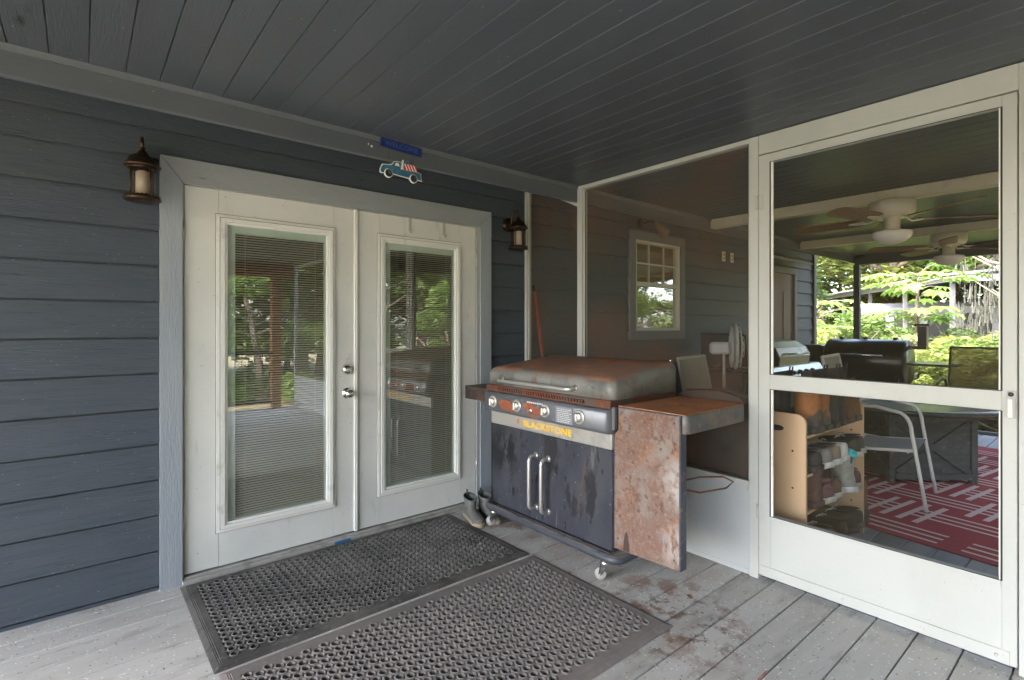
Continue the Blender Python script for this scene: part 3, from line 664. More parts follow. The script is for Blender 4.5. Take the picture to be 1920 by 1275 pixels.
M['grime'] = mat('grime_under_mat', (.03, .028, .026), .8, masks=[(14, .5, .62, (.07, .065, .06), (1, 1, 1))])
rubber_mat(0, 1.625, 0, .86, (.392, -.925, .0012), R(.4), .013, M['mat'], 'darker black rubber mat with round holes, directly under the french doors')
rubber_mat(0, 1.62, 0, .93, (.405, -1.868, .0012), R(.1), .013, M['mat2'], 'dustier brown-grey rubber mat with round holes, nearer the camera')

# ================================================================== GRIDDLE
G = empty('griddle', (2.40, -.92, 0), label='rusty outdoor flat-top griddle with navy cabinet, lid closed, on casters by the screen', cat='griddle')
ox_, oy_ = -2.40, .92
def gb(f): pass
def gbuild(m, name, mt, parent=None):
    m.v = [(p[0] + ox_, p[1] + oy_, p[2]) for p in m.v]
    return m.build(name, mt, parent or G)
YL, YR = -.41, -1.435
# cabinet carcass
m = MB(); m.box(2.142, 2.66, YR, YL, .155, .772); cab = gbuild(m, 'cabinet', M['navy'])
# doors with handles
def hdl(y, parent):
    h = MB(); x0 = 2.126; zt, zb = .550, .238; xo = x0 - .062
    pts = [(x0, y, zt), (x0 - .03, y, zt)] + [(xo + .03 - .03 * math.sin(t), y, zt - .03 + .03 * math.cos(t)) for t in [PI / 2 * k / 5 for k in range(1, 6)]]
    pts += [(xo + .03 - .03 * math.cos(t), y, zb + .03 - .03 * math.sin(t)) for t in [PI / 2 * k / 5 for k in range(6)]] + [(x0, y, zb)]
    h.tube(pts, .0115, 12)
    h.lathe([(.019, -.003), (.019, .006), (.010, .012)], (x0, y, zt), 14, 'x', mtx=Matrix.Rotation(PI, 4, 'Z')); h.lathe([(.019, -.003), (.019, .006), (.010, .012)], (x0, y, zb), 14, 'x', mtx=Matrix.Rotation(PI, 4, 'Z'))
    return gbuild(h, 'handle', M['steel'], parent)
for y0, y1, hy in ((-.903, YL, -.852), (YR, -.907, -.958)):
    m = MB(); m.box(2.126, 2.1415, y0, y1, .160, .686, .003)
    yk = (-1.18 if y0 < -1 else -.68)
    dd = gbuild(m, 'cabinet_door', M['navy']); hdl(hy, dd)
# stainless band + lettering
m = MB(); m.box(2.120, 2.1415, YR - .002, YL + .002, .6875, .772, .004); band = gbuild(m, 'steel_band', M['steel'])
me = text_mesh('BLACKSTONE', .066, .0006, .0016); me.materials.clear(); me.materials.append(M['yellow'])
t = bpy.data.objects.new('lettering', me); C.objects.link(t); t.parent = band
t.location = (2.1188 + ox_, -.945 + oy_, .729); t.rotation_euler = (R(90), 0, R(-90)); t.scale = (1.01, .80, 1)
m = MB(); m.prism([(-.688, .716), (-.70, .738), (-.694, .746), (-.704, .758), (-.682, .750), (-.679, .735), (-.672, .742), (-.676, .724)], 2.1182, 2.1195, 'x'); gbuild(m, 'logo', M['orange'], band)
# control panel: bulged, ends rounded
rings = []
PZ = [(.776, 2.12), (.776, 2.085), (.782, 2.068), (.80, 2.060), (.885, 2.066), (.899, 2.072), (.905, 2.09), (.905, 2.12)]
ys = [(YL + .022, .055), (YL + .019, .03), (YL + .012, .012), (YL, .0), (YR, .0), (YR - .012, .012), (YR - .019, .03), (YR - .022, .055)]
for yy, inn in ys: rings.append([(min(x_ + inn, 2.13), yy, z_) for z_, x_ in PZ])
m = MB(); m.loft(rings); cp = gbuild(m, 'control_panel', M['control'])
m = MB(); m.box(2.12, 2.66, YR, YL, .7725, .93); gbuild(m, 'burner_box', M['rust_trim'])
for y in (-.505, -.745, -.996, -1.262):
    m = MB(); xk = 2.0595
    m.lathe([(.039, 0), (.039, -.003), (.034, -.004)], (xk + .001, y, .845), 24, 'x')
    kb_ = gbuild(m, 'knob_bezel', M['steel'], cp)
    m = MB(); m.lathe([(.026, 0), (.026, -.012), (.022, -.016), (0, -.016)], (xk - .003, y, .845), 20, 'x')
    m.box(xk - .032, xk - .010, y - .008, y + .008, .845 - .024, .845 + .024, .004); gbuild(m, 'knob', M['knob'], cp)
m = MB(); m.lathe([(.015, 0), (.015, -.006), (.009, -.010), (0, -.010)], (2.0605, -.872, .832), 14, 'x'); gbuild(m, 'igniter_button', M['knob'], cp)
# rust patches as raw irregular flakes of the panel
rnd = random.Random(11)
def blob(y0, z0, ry, rz, n=22):
    return [(y0 + ry * math.cos(2 * PI * k / n) * rnd.uniform(.72, 1.12), z0 + rz * math.sin(2 * PI * k / n) * rnd.uniform(.68, 1.1)) for k in range(n)]
m = MB()
for y0, z0, ry, rz in ((-.635, .838, .075, .036), (-.70, .812, .05, .026), (-.90, .822, .085, .040), (-.86, .86, .06, .02)):
    poly = blob(y0, z0, ry, rz); c0 = (y0, z0)
    for sc_, xo_ in ((1, 2.0592),):
        vs = [(xo_ if .80 < v < .885 else xo_ + .004, u, v) for u, v in poly] + [(xo_ - .0006, y0, z0)]
        m.add(vs, [(k, (k + 1) % len(poly), len(poly)) for k in range(len(poly))])
gbuild(m, 'rust_patch', M['rust_patch'], cp)
m = MB(); m.box(2.0585, 2.0600, -1.215, -1.085, .795, .885); gbuild(m, 'instruction_label', mat('faded_label', (.20, .205, .22), .5), cp)
m = MB(); rnd = random.Random(4)
for k in range(8):
    z = .872 - k * .010; y = -1.10
    while y > -1.19: 
        l_ = rnd.uniform(.006, .02); m.box(2.0578, 2.0584, y - l_, y, z - .0014, z + .0014); y -= l_ + .005
gbuild(m, 'print', M['ctext'], cp)
m = MB()
for k in range(8): m.box(2.0588, 2.0596, -.853 - k * .018, -.84 - k * .018, .876, .884)
gbuild(m, 'print', M['ctext'], cp)
# griddle top plate: drip rail with slots
def slotted(x, y0, y1, z0, z1, n, sl, sh, slant):
    mm = MB(); w_ = (y1 - y0) / n; zc0, zc1 = (z0 + z1) / 2 - sh / 2, (z0 + z1) / 2 + sh / 2
    for k in range(n):
        a = y0 + k * w_; c = a + w_; s0, s1 = a + (w_ - sl) / 2, a + (w_ + sl) / 2
        P = [(a, z0), (s0 - slant, zc0), (s1 - slant, zc0), (c, z0), (c, z1), (s1 + slant, zc1), (s0 + slant, zc1), (a, z1)]
        V_ = [(x, u, v) for u, v in P] + [(x + .02, u, v) for u, v in P]
        F_ = [(0, 3, 2, 1), (7, 6, 5, 4), (0, 1, 6, 7), (2, 3, 4, 5)]
        F_ += [(1, 2, 10, 9), (2, 5, 13, 10), (5, 6, 14, 13), (6, 1, 9, 14)]
        mm.add(V_, F_)
    return mm
m = slotted(2.088, -1.28, -.52, .908, .948, 34, .009, .020, .004)
m.box(2.088, 2.094, -1.455, -1.28, .908, .948); m.box(2.088, 2.094, -.52, -.398, .908, .948); m.box(2.110, 2.116, -1.455, -.398, .908, .948)
m.box(2.0885, 2.68, -1.4555, -1.449, .908, .9485); m.box(2.0885, 2.68, -.404, -.3975, .908, .9485); m.box(2.1165, 2.68, -1.448, -.405, .915, .942)
gbuild(m, 'griddle_plate', M['rust_trim'])
# lid
def lidz(x): return 1.058 + (x - 2.13) * .115
rings = []
for ins, kz in ((0, 'b'), (0, .0), (.003, .018), (.012, .032), (.026, .041), (.05, .046)):
    ring = rrect(2.098 + ins, 2.70 - ins * .6, -1.462 + ins, -.392 - ins, .045 if ins < .04 else .03, 0, 6)
    rings.append([(x_, y_, .951 if kz == 'b' else lidz(x_) - .041 + kz) for x_, y_, z_ in ring])
m = MB(); m.loft(rings); lid = gbuild(m, 'lid', M['lid'])
m = MB(); m.tube([(2.098, -.56, .992), (2.07, -.56, .990), (2.052, -.575, .988), (2.050, -.60, .988), (2.050, -1.16, .988), (2.052, -1.185, .988), (2.07, -1.20, .990), (2.098, -1.20, .992)], .011, 12)
for y in (-.56, -1.20): m.lathe([(.019, .0), (.019, .006)], (2.091, y, .992), 14, 'x')
gbuild(m, 'handle', M['steel'], lid)
for y in (-.5, -1.4):
    m = MB(); m.box(2.701, 2.716, y - .02, y + .02, .955, 1.0, .002); gbuild(m, 'hinge', M['steel'], lid)
m = MB(); m.lathe([(.006, 0), (.007, .012), (0, .018)], (2.66, -1.43, lidz(2.66) + .004), 10); gbuild(m, 'bolt', M['chrome'], lid)
# right: rusty front plate and folding side shelf
m = MB(); m.prism([(-1.446, .185), (-1.826, .200), (-1.826, .918), (-1.475, .918), (-1.475, .80), (-1.446, .772)], 2.128, 2.136, 'x'); pl = gbuild(m, 'side_plate', M['rust_plate'])
m = MB(); m.prism([(-1.545, .192), (-1.505, .190), (-1.508, .235), (-1.516, .275), (-1.526, .295), (-1.534, .27), (-1.543, .23)], 2.1265, 2.1277, 'x'); dr = gbuild(m, 'drip_stain', mat('dark_drip', (.05, .028, .024), .6), pl)
m = MB(); m.box(2.128, 2.178, -1.834, -1.8265, .198, .918); m.box(2.1365, 2.178, -1.8262, -1.45, .198, .203); gbuild(m, 'plate_flange', M['edge_navy'], pl)
m = MB(); rg = []
for z_, ins in ((.832, .006), (.836, 0), (.916, 0), (.921, .003)): rg.append([(p[0], p[1], z_) for p in rrect(2.142 + ins, 2.70 - ins, -1.862 + ins, -1.462 - ins, .03, z_, 4)])
m.loft(rg); ss = gbuild(m, 'side_shelf', M['shelf_side'])
m = MB(); m.box(2.132, 2.695, -1.857, -1.468, .9215, .9255, .001); gbuild(m, 'shelf_top', M['rust_top'], ss)
m = MB(); m.box(2.1245, 2.1278, -1.4495, -1.4465, .19, .77); m.box(2.1245, 2.1278, -1.823, -1.478, .9135, .9175); gbuild(m, 'plate_lip', M['edge_navy'], pl)
for y_, z_ in ((-1.49, .88), (-1.80, .88), (-1.80, .24), (-1.47, .24)):
    m = MB(); m.lathe([(.006, 0), (.005, -.003), (0, -.0035)], (2.128, y_, z_), 10, 'x'); gbuild(m, 'screw', M['edge_navy'], pl)
m = MB(); m.box(2.10, 2.127, -1.470, -1.448, .80, .918, .002); gbuild(m, 'bracket', M['control'], ss)
# wire rod hanging beside
m = MB(); m.tube([(2.2, -1.80, .56), (2.30, -1.83, .53), (2.42, -1.90, .545), (2.45, -1.92, .575), (2.41, -1.89, .600), (2.30, -1.83, .605), (2.20, -1.80, .60)], .0045, 6); gbuild(m, 'hook_rod', M['rust_trim'])
# left: perforated basket shelf
m = MB(); n1 = 20
m.box(2.13, 2.138, -.388, -.085, .893, .903); m.box(2.13, 2.138, -.388, -.085, .815, .822); m.box(2.13, 2.138, -.093, -.085, .822, .893); m.box(2.13, 2.138, -.395, -.388, .815, .903)
for k in range(34):
    y = -.39 + k * .0088
    for s_ in (-1, 1):
        y2 = y + s_ * .071
        a_, c_ = y, y2; za, zc = .822, .893
        if c_ > -.088: f_ = (-.088 - a_) / (c_ - a_); c_ = -.088; zc = za + (zc - za) * f_
        if c_ < -.388: f_ = (-.388 - a_) / (c_ - a_); c_ = -.388; zc = za + (zc - za) * f_
        m.tube([(2.134, a_, za), (2.134, c_, zc)], .0019, 4, smooth=False)
m.box(2.131, 2.50, -.394, -.086, .9032, .9062); m.box(2.139, 2.5, -.09, -.086, .82, .903); m.box(2.5, 2.504, -.394, -.086, .82, .906); m.box(2.145, 2.5, -.388, -.09, .817, .820)
gbuild(m, 'basket_shelf', M['mesh_rust'])
# base tube loop and casters
pts = []
for p in rrect(2.105, 2.66, -1.478, -.368, .055, .128, 6): pts.append(p)
m = MB(); m.tube(pts, .0235, 12, closed=True); gbuild(m, 'base_frame', M['tubeframe'])
m = MB(); m.box(2.12, 2.65, -1.43, -.42, .150, .1545); gbuild(m, 'base_tray', M['navy'])
for x_, y_, rr in ((2.118, -1.395, 2.0), (2.128, -.43, 2.45), (2.62, -1.40, 1.4), (2.62, -.44, .2)):
    c_ = empty('caster', (x_ + ox_, y_ + oy_, 0)); c_.parent = G; c_.rotation_euler = (0, 0, rr)
    c_.name = 'caster'
    m = MB(); m.lathe([(.012, .080), (.027, .084), (.027, .104), (.012, .106)], n=16); m.prism([(-.018, .085), (.022, .085), (.032, .032), (.018, .026)], -.020, -.0165, 'y'); m.prism([(-.018, .085), (.022, .085), (.032, .032), (.018, .026)], .0165, .020, 'y')
    m.tube([(.024, -.022, .032), (.024, .022, .032)], .005, 8); m.build('fork', M['chrome'], c_)
    m = MB(); m.lathe([(.012, -.013), (.018, -.014), (.019, -.011), (.027, -.011), (.031, -.008), (.032, 0), (.031, .008), (.027, .011), (.019, .011), (.018, .014), (.012, .013)], (.024, 0, .0325), 22, 'y'); m.build('wheel', M['rubberwheel'], c_)

# ================================================================== WALL LANTERNS
def lantern(loc, label):
    L = empty('wall_lantern', loc, label=label, cat='wall lantern', group='bronze wall lanterns either side of the french doors')
    m = MB(); m.lathe([(.055, 0), (.055, -.010), (.045, -.022), (.018, -.030), (0, -.031)], (0, 0, .0), 20, 'y'); m.build('back_plate', M['bronze'], L)
    m = MB(); pts = [(0, -.025, .0), (0, -.05, .01)] + [(0, -.095 + .045 * math.cos(t), .05 + .052 * math.sin(t)) for t in [PI * k / 8 for k in range(9)]] + [(0, -.14, .03)]
    pts = [(0, -.02, -.01), (0, -.045, 0.0), (0, -.052, .04), (0, -.062, .085), (0, -.085, .108), (0, -.115, .100), (0, -.13, .075), (0, -.13, .045)]
    m.tube(pts, .0075, 10); m.build('arm', M['bronze'], L)
    y = -.13
    m = MB(); m.lathe([(.006, .055), (.012, .045), (.008, .038), (.020, .028), (.026, .012), (.050, -.010), (.072, -.034), (.076, -.040), (.071, -.045), (0, -.045)], (0, y, 0), 26)
    m.build('roof_cap', M['bronze'], L)
    m = MB()
    for a in range(4):
        an = a * PI / 2 + .5; m.tube([(.056 * math.cos(an), y + .056 * math.sin(an), -.045), (.056 * math.cos(an), y + .056 * math.sin(an), -.175)], .004, 6)
    m.lathe([(.058, -.046), (.060, -.050), (.058, -.056), (.055, -.05)], (0, y, 0), 24)
    m.build('cage', M['bronze'], L)
    m = MB(); m.lathe([(.050, -.048), (.052, -.11), (.052, -.176)], (0, y, 0), 24); m.f = [f for f in m.f if len(f) == 4]; m.t = m.t[:len(m.f)]; m.mi = m.mi[:len(m.f)]; m.sm = m.sm[:len(m.f)]; m.build('glass_shade', M['lglass'], L)
    m = MB(); m.lathe([(.028, -.172), (.028, -.068), (.018, -.062), (0, -.061)], (0, y, 0), 18); m.build('candle_tube', M['candle'], L)
    m = MB(); m.lathe([(0, -.178), (.058, -.178), (.066, -.184), (.076, -.192), (.077, -.199), (.066, -.206), (.04, -.209), (0, -.209)], (0, y, 0), 26); m.build('base_ring', M['bronze'], L)
    m = MB()
    for k in range(26): an = 2 * PI * k / 26; m.box(-.002, .002, -.002, .002, -.192, -.178, mtx=Matrix.Translation((.069 * math.cos(an), y + .069 * math.sin(an), 0)))
    m.build('beading', M['bronze'], L)
    return L
lantern((.225, -.024, 2.135), 'bronze wall lantern with clear glass, left of the french doors')
lantern((2.575, -.024, 2.125), 'bronze wall lantern with clear glass, between the doors and the screen')

# ================================================================== HANGING WELCOME SIGN
S = empty('hanging_sign', (1.345, -.612, 2.232), label='small blue plaque on the beam with a painted blue pickup truck hanging from it', cat='sign')
m = MB(); m.box(-.125, .122, -.006, 0, .055, .103, .001, mtx=Matrix.Rotation(R(2.4), 4, 'Y')); pq = m.build('plaque', M['signblue'], S)
me = text_mesh('WELCOME', .036, .0006); me.materials.clear(); me.materials.append(M['signlet'])
t = bpy.data.objects.new('lettering', me); C.objects.link(t); t.parent = pq; t.location = (0.002, -.0068, .078); t.rotation_euler = (R(90), R(2.4), 0); t.scale = (1.15, 1, 1)
m = MB(); m.tube([(-.075, -.003, .057), (-.075, -.003, -.028)], .0008, 4); m.build('string', M['black'], S); m = MB(); m.tube([(.062, -.003, .05), (.062, -.003, -.02)], .0008, 4); m.build('string', M['black'], S)
zt = -.055
trk = [(-.122, zt - .018), (-.12, zt), (-.108, zt + .018), (-.07, zt + .022), (-.052, zt + .03), (-.045, zt + .044), (-.02, zt + .05), (.0, zt + .048), (.008, zt + .03), (.012, zt + .012), (.10, zt + .012), (.117, zt + .006), (.118, zt - .012), (.122, zt - .028), (.108, zt - .026), (.04, zt - .026), (-.05, zt - .018), (-.115, zt - .024)]
m = MB(); m.prism([(u * 1.05, v + (.004 if v > zt else -.004)) for u, v in trk], -.003, .0005, 'y'); tr = m.build('truck_cutout', M['twhite'], S)
m = MB(); m.prism(trk, -.0055, -.0031, 'y'); m.build('truck_body', M['tblue'], tr)
m = MB(); m.prism([(-.04, zt + .026), (-.036, zt + .04), (-.02, zt + .044), (-.012, zt + .026)], -.0066, -.0056, 'y'); m.prism([(-.006, zt + .012), (.002, zt + .064), (.012, zt + .066), (.010, zt + .012)], -.0066, -.0056, 'y')
for k in range(4): m.prism([(.03 + k * .018, zt + .014), (.038 + k * .018, zt + .014), (.022 + k * .018, zt + .046), (.014 + k * .018, zt + .046)], -.0072, -.0067, 'y')
m.build('window_paint', M['twhite'], tr)
m = MB(); m.prism([(.012, zt + .013), (.10, zt + .013), (.086, zt + .04), (.062, zt + .052), (.04, zt + .048), (.02, zt + .052)], -.0066, -.0056, 'y'); m.build('flag_paint', M['tred'], tr)
m = MB(); m.prism([(.02, zt + .053), (.03, zt + .07), (.046, zt + .066), (.052, zt + .052)], -.0066, -.0, 'y'); m.build('flag_canton', M['tblue'], tr)
for cx_ in (-.078, .072):
    wz = zt - .022 if cx_ < 0 else zt - .026
    m = MB(); m.lathe([(.025, 0), (.025, -.008), (0, -.008)], (cx_, 0, wz), 18, 'y'); wh = m.build('wheel', M['twhite'], tr)
    m = MB(); m.lathe([(.020, -.0081), (.020, -.009), (.011, -.0092), (.011, -.0085)], (cx_, 0, wz), 18, 'y'); m.build('tyre', M['tdark'], tr)
# a small white fastener on the beam
m = MB(); m.lathe([(0, -.008), (.005, -.006), (.006, 0)], (0, 0, 0), 10, 'y'); m.box(-.02, -.016, -.004, 0, .004, .012)
o = m.build('screw_hook', M['twhite'], None, (1.178, -.6015, 2.283)); tag(o, 'tiny white screw hook on the dark beam left of the hanging sign', 'hook')

# ================================================================== SMALL WALL THINGS
SP = empty('spotlight', (4.27, -.03, 2.35), label='small bronze adjustable spotlight on the wall above the sash window', cat='spotlight')
m = MB(); m.lathe([(.055, 0), (.055, -.015), (.03, -.03), (0, -.031)], (0, 0, 0), 18, 'y'); m.build('back_plate', M['bronze'], SP)
m = MB(); m.tube([(0, -.02, 0), (.05, -.07, .02), (.10, -.10, .01)], .014, 8); m.build('arm', M['bronze'], SP)
m = MB(); mt_ = Matrix.Translation((.10, -.10, .01)) @ Matrix.Rotation(R(118), 4, 'Y'); m.lathe([(0, 0), (.022, .0), (.024, .05), (.03, .08), (.055, .17), (.058, .19), (.05, .19), (.028, .09), (0, .08)], (0, 0, 0), 18, mtx=mt_); m.build('lamp_head', M['fanblade'], SP)
for x_, lb in ((5.90, 'cream outlet plate on the wall, the one nearer the window'), (6.10, 'cream outlet plate with a cord plugged in, farther from the window')):
    E_ = empty('outlet', (x_, -.02, 2.165), label=lb, cat='outlet', group='outlet plates on the porch wall')
    m = MB(); m.box(-.036, .036, -.012, 0, -.058, .058, .003); m.build('plate', M['outletp'], E_)
    m = MB()
    for z_ in (-.022, .022): m.box(-.014, .014, -.0135, -.0122, z_ - .012, z_ + .012, .001)
    m.build('socket', M['fanblade'], E_)
m = MB(); m.tube([(0, 0, 0), (.06, -.01, .004), (.14, 0, -.02), (.26, .004, -.03)], .004, 6); tag(m.build('cord', M['black'], None, (6.12, -.036, 2.165)), 'short dark cord running from the outlet plate along the siding', 'cord')
B_ = empty('broom', (2.90, -.12, 0), label='red broom handle leaning behind the screen beside the wall', cat='broom')
m = MB(); m.tube([(0.12, -.03, .05), (-.08, .055, 1.62)], .013, 10); m.build('handle', M['red_broom'], B_)
m = MB(); m.tube([(-.08, .055, 1.62), (-.085, .057, 1.66)], .014, 10); m.build('end_cap', M['black'], B_)
m = MB(); m.prism([(-.10, 0), (.14, 0), (.08, .18), (-.04, .18)], -.05, -.01, 'y', Matrix.Translation((.10, 0, .0))); m.build('bristle_head', M['slingbrown'], B_)

# ================================================================== CEILING FANS
def make_fan():
    F = empty('ceiling_fan')
    m = MB(); m.lathe([(.125, 0), (.143, -.004), (.143, -.075), (.132, -.10), (.11, -.118), (0, -.118)], n=28); mh = m.build('motor_housing', M['fanwhite'], F)
    m = MB()
    for k in range(20):
        a = 2 * PI * k / 20; m.box(-.006, .006, -.002, .002, -.114, -.095, mtx=Matrix.Rotation(a, 4, 'Z') @ Matrix.Translation((0, .123, 0)) @ Matrix.Rotation(R(-28), 4, 'X'))
    m.build('vent_slot', M['black'], mh)
    m = MB(); m.lathe([(.052, -.118), (.050, -.20), (.056, -.21)], n=20); m.lathe([(.075, -.212), (.085, -.222), (.06, -.225)], n=20); m.build('light_kit', M['fanwhite'], F)
    m = MB(); m.lathe([(.118, -.222), (.125, -.232), (.118, -.262), (.09, -.292), (.045, -.310), (0, -.314)], n=28); m.build('glass_bowl', M['opal'], F)
    for k in range(5):
        a = 2 * PI * k / 5 + .35; mt_ = Matrix.Rotation(a, 4, 'Z')
        p = Matrix.Rotation(R(13), 4, 'X')
        m = MB(); pl = [(.19, -.055), (.24, -.066), (.55, -.072), (.63, -.066), (.665, -.035), (.67, 0), (.665, .035), (.63, .066), (.55, .072), (.24, .066), (.19, .055)]
        m.prism(pl, -.004, .004, 'z', mt_ @ Matrix.Translation((0, 0, -.128)) @ p); bl = m.build('blade', M['fanblade'], F)
        m = MB(); m.tube([mt_ @ Vector(q) for q in ((.09, 0, -.118), (.14, .02, -.142), (.20, .0, -.135))], .007, 6); m.prism([(.17, -.03), (.27, -.012), (.28, 0), (.27, .012), (.17, .03)], -.009, -.0045, 'z', mt_ @ Matrix.Translation((0, 0, -.128)) @ p)
        m.build('blade_iron', M['fanwhite'], bl)
    return F
f1 = make_fan(); f1.location = (4.62, -2.02, 2.2545); tag(f1, 'nearer cream ceiling fan with bowl light and brown blades', 'ceiling fan', 'ceiling fans in the screened porch')
f2 = copy_tree(f1); f2.location = (6.66, -1.98, 2.2545); f2.rotation_euler = (0, 0, .45); f2['label'] = 'farther cream ceiling fan with bowl light, close to the greenery'

# ================================================================== PORCH FURNITURE
PF = empty('pedestal_fan', (4.46, -.80, 0), R(-57), 'white pedestal fan standing near the wall behind the screen', 'fan')
m = MB(); m.lathe([(.19, 0), (.19, .015), (.05, .04), (.02, .06)], n=24); m.build('base', M['plastic'], PF)
m = MB(); m.tube([(0, 0, .05), (0, 0, 1.08)], [.015, .011], 10); m.lathe([(.02, .70), (.024, .72), (.02, .76)], n=12); m.build('pole', M['plastic'], PF)
m = MB(); m.box(-.12, .05, -.05, .05, 1.08, 1.19, .02); m.build('motor', M['plastic'], PF)
m = MB()
for x_ in (.06, .13):
    for r_ in (.19, .14, .09, .04): m.tube([(x_ + (.03 if r_ < .12 and x_ > .1 else 0), r_ * math.cos(t), 1.15 + r_ * math.sin(t)) for t in [2 * PI * k / 28 for k in range(28)]], .0028, 5, closed=True)
    for k in range(24):
        t = 2 * PI * k / 24; m.tube([(x_ + (.03 if x_ > .1 else 0), .03 * math.cos(t), 1.15 + .03 * math.sin(t)), (x_, .19 * math.cos(t), 1.15 + .19 * math.sin(t))], .0015, 4)
m.tube([(.095, .197 * math.cos(t), 1.15 + .197 * math.sin(t)) for t in [2 * PI * k / 32 for k in range(32)]], .012, 6, closed=True)
m.build('cage', M['plastic'], PF)
m = MB(); m.lathe([(0, .075), (.03, .08), (.03, .12), (0, .125)], (0, 0, 1.15), 14, 'x')
for k in range(4):
    m.box(.09, .095, .02, .17, -.045, .045, mtx=Matrix.Translation((0, 0, 1.15)) @ Matrix.Rotation(k * PI / 2 + .3, 4, 'X'))
m.build('fan_blades', M['plastic'], PF)

def sling_chair(loc, rz, tube, sling, label, grp=None, W=.56, top=1.08):
    """seat faces local -Y"""
    ch = empty('patio_chair', loc, rz, label, 'patio chair', grp)
    h = W / 2
    for s in (-1, 1):
        m = MB(); x_ = s * h
        # front leg rising into the looped arm, down behind to the rear leg
        pts = [(x_ * 1.04, -.30, .012), (x_ * 1.02, -.255, .30), (x_ * 1.0, -.215, .56)]
        pts += [(x_, -.215 + .09 * (1 - math.cos(t)), .56 + .14 * math.sin(t)) for t in [PI / 2 * k / 6 for k in range(1, 7)]]
        pts += [(x_, .0, .725), (x_, .12, .725), (x_, .21, .70), (x_, .25, .64)]
        m.tube(pts, .0125, 10); m.build('arm_frame', tube, ch)
        m = MB(); m.tube([(x_ * .93, -.23, .425), (x_ * .93, .05, .40), (x_ * .93, .17, .41), (x_ * .93, .205, .46), (x_ * .93, .30, .80), (x_ * .93, .36, top)], .012, 8)
        m.tube([(x_ * .95, .17, .405), (x_ * 1.02, .30, .012)], .012, 8); m.build('side_rail', tube, ch)
    m = MB(); m.tube([(-h * .93, -.19, .41), (h * .93, -.19, .41)], .010, 8); m.tube([(-h * .93, .17, .40), (h * .93, .17, .40)], .010, 8); m.tube([(-h * .93, .36, top), (h * .93, .36, top)], .012, 8); m.tube([(-h, .23, .30), (h, .23, .30)], .009, 8)
    m.build('cross_bar', tube, ch)
    def sheet(path, nm):
        m = MB(); vs = []; q = h * .91
        for y, z in path: vs += [(-q, y, z), (0, y + .004, z - .008), (q, y, z)]
        m.add(vs, [(3 * i + k, 3 * i + k + 1, 3 * i + k + 4, 3 * i + k + 3) for i in range(len(path) - 1) for k in (0, 1)], smooth=True)
        m.add([(v[0], v[1], v[2] - .003) for v in vs], [(3 * i + k, 3 * i + k + 3, 3 * i + k + 4, 3 * i + k + 1) for i in range(len(path) - 1) for k in (0, 1)], smooth=True)
        m.build(nm, sling, ch)
    sheet([(-.245, .435), (-.15, .425), (.0, .41), (.15, .412)], 'seat')
    sheet([(.21, .47), (.24, .56), (.27, .68), (.31, .84), (.335, .96), (.357, top - .005)], 'backrest')
    return ch
GC = 'white framed sling chairs in the screened porch'
sling_chair((4.86, -1.90, .007), R(6), M['chairtube'], M['sling'], 'white framed grey sling chair on the red rug beside the shoe rack', GC)
sling_chair((3.62, -1.38, 0), R(10), M['chairgrey'], M['sling'], 'white framed grey sling chair behind the griddle lid', GC, top=1.10)
sling_chair((7.45, -2.05, .007), R(-90), M['chairdark'], M['slingbrown'], 'dark framed olive sling chair at the far side of the round table')
# dark rounded bin behind the side shelf
BN = empty('storage_bin', (3.0, -1.62, 0), label='dark brown soft-sided bin with a rounded top behind the griddle shelf', cat='bin')
m = MB(); pr = [(-.235, .02), (.36, .02), (.37, .60), (.34, .84), (.25, .93), (.0, .955), (-.12, .93), (-.20, .86), (-.235, .75)]
m.prism(pr, -.14, .02, 'x', None); m.build('shell', M['bin'], BN)
m = MB(); m.tube([(-.06, u, v) for u, v in pr[2:]], .012, 6); m.build('piping', M['black'], BN)

# round table
T = empty('round_table', (5.88, -1.76, .007), label='dark round patio table with a boxed X-braced base on the rug', cat='table')
m = MB(); m.lathe([(0, .625), (.60, .626), (.60, .632), (.745, .634), (.75, .626), (.75, .605), (.74, .595), (0, .595)], n=56); m.build('tabletop', M['tabletop'], T)
bsr = Matrix.Translation((-.10, -.06, 0)) @ Matrix.Rotation(R(-43), 4, 'Z')
hb = .36
m = MB(); m.box(-hb + .02, hb - .02, -hb + .02, hb - .02, .03, .58, mtx=bsr); m.build('base_panel', M['tablebase'], T)
m = MB()
for sx in (-1, 1):
    for sy in (-1, 1): m.box(sx * hb - .025 * (1 + sx) , sx * hb + .025 * (1 - sx), sy * hb - .025 * (1 + sy), sy * hb + .025 * (1 - sy), .0, .594, .004, mtx=bsr)
for z_ in (.03, .52):
    for s_ in (-1, 1):
        m.box(-hb + .05, hb - .05, s_ * hb - .004 - .016 * (1 + s_) / 1, s_ * hb + .004 + .016 * (1 - s_), z_, z_ + .05, mtx=bsr)
        m.box(s_ * hb - .004 - .016 * (1 + s_), s_ * hb + .004 + .016 * (1 - s_), -hb + .05, hb - .05, z_, z_ + .05, mtx=bsr)
m.build('base_frame', M['tablebase'], T)
m = MB()
L_ = math.hypot(2 * hb - .1, .44); an = math.atan2(.44, 2 * hb - .1)
for q, s_ in ((an, 1), (-an, -1)):
    for face in range(4):
        fm = bsr @ Matrix.Rotation(face * PI / 2, 4, 'Z') @ Matrix.Translation((0, -hb, .30)) @ Matrix.Rotation(q, 4, 'Y')
        m.box(-L_ / 2 + .02, L_ / 2 - .02, -.002 - .0015 * s_, .019, -.022, .022, mtx=fm)
m.build('x_brace', M['tablebase'], T)

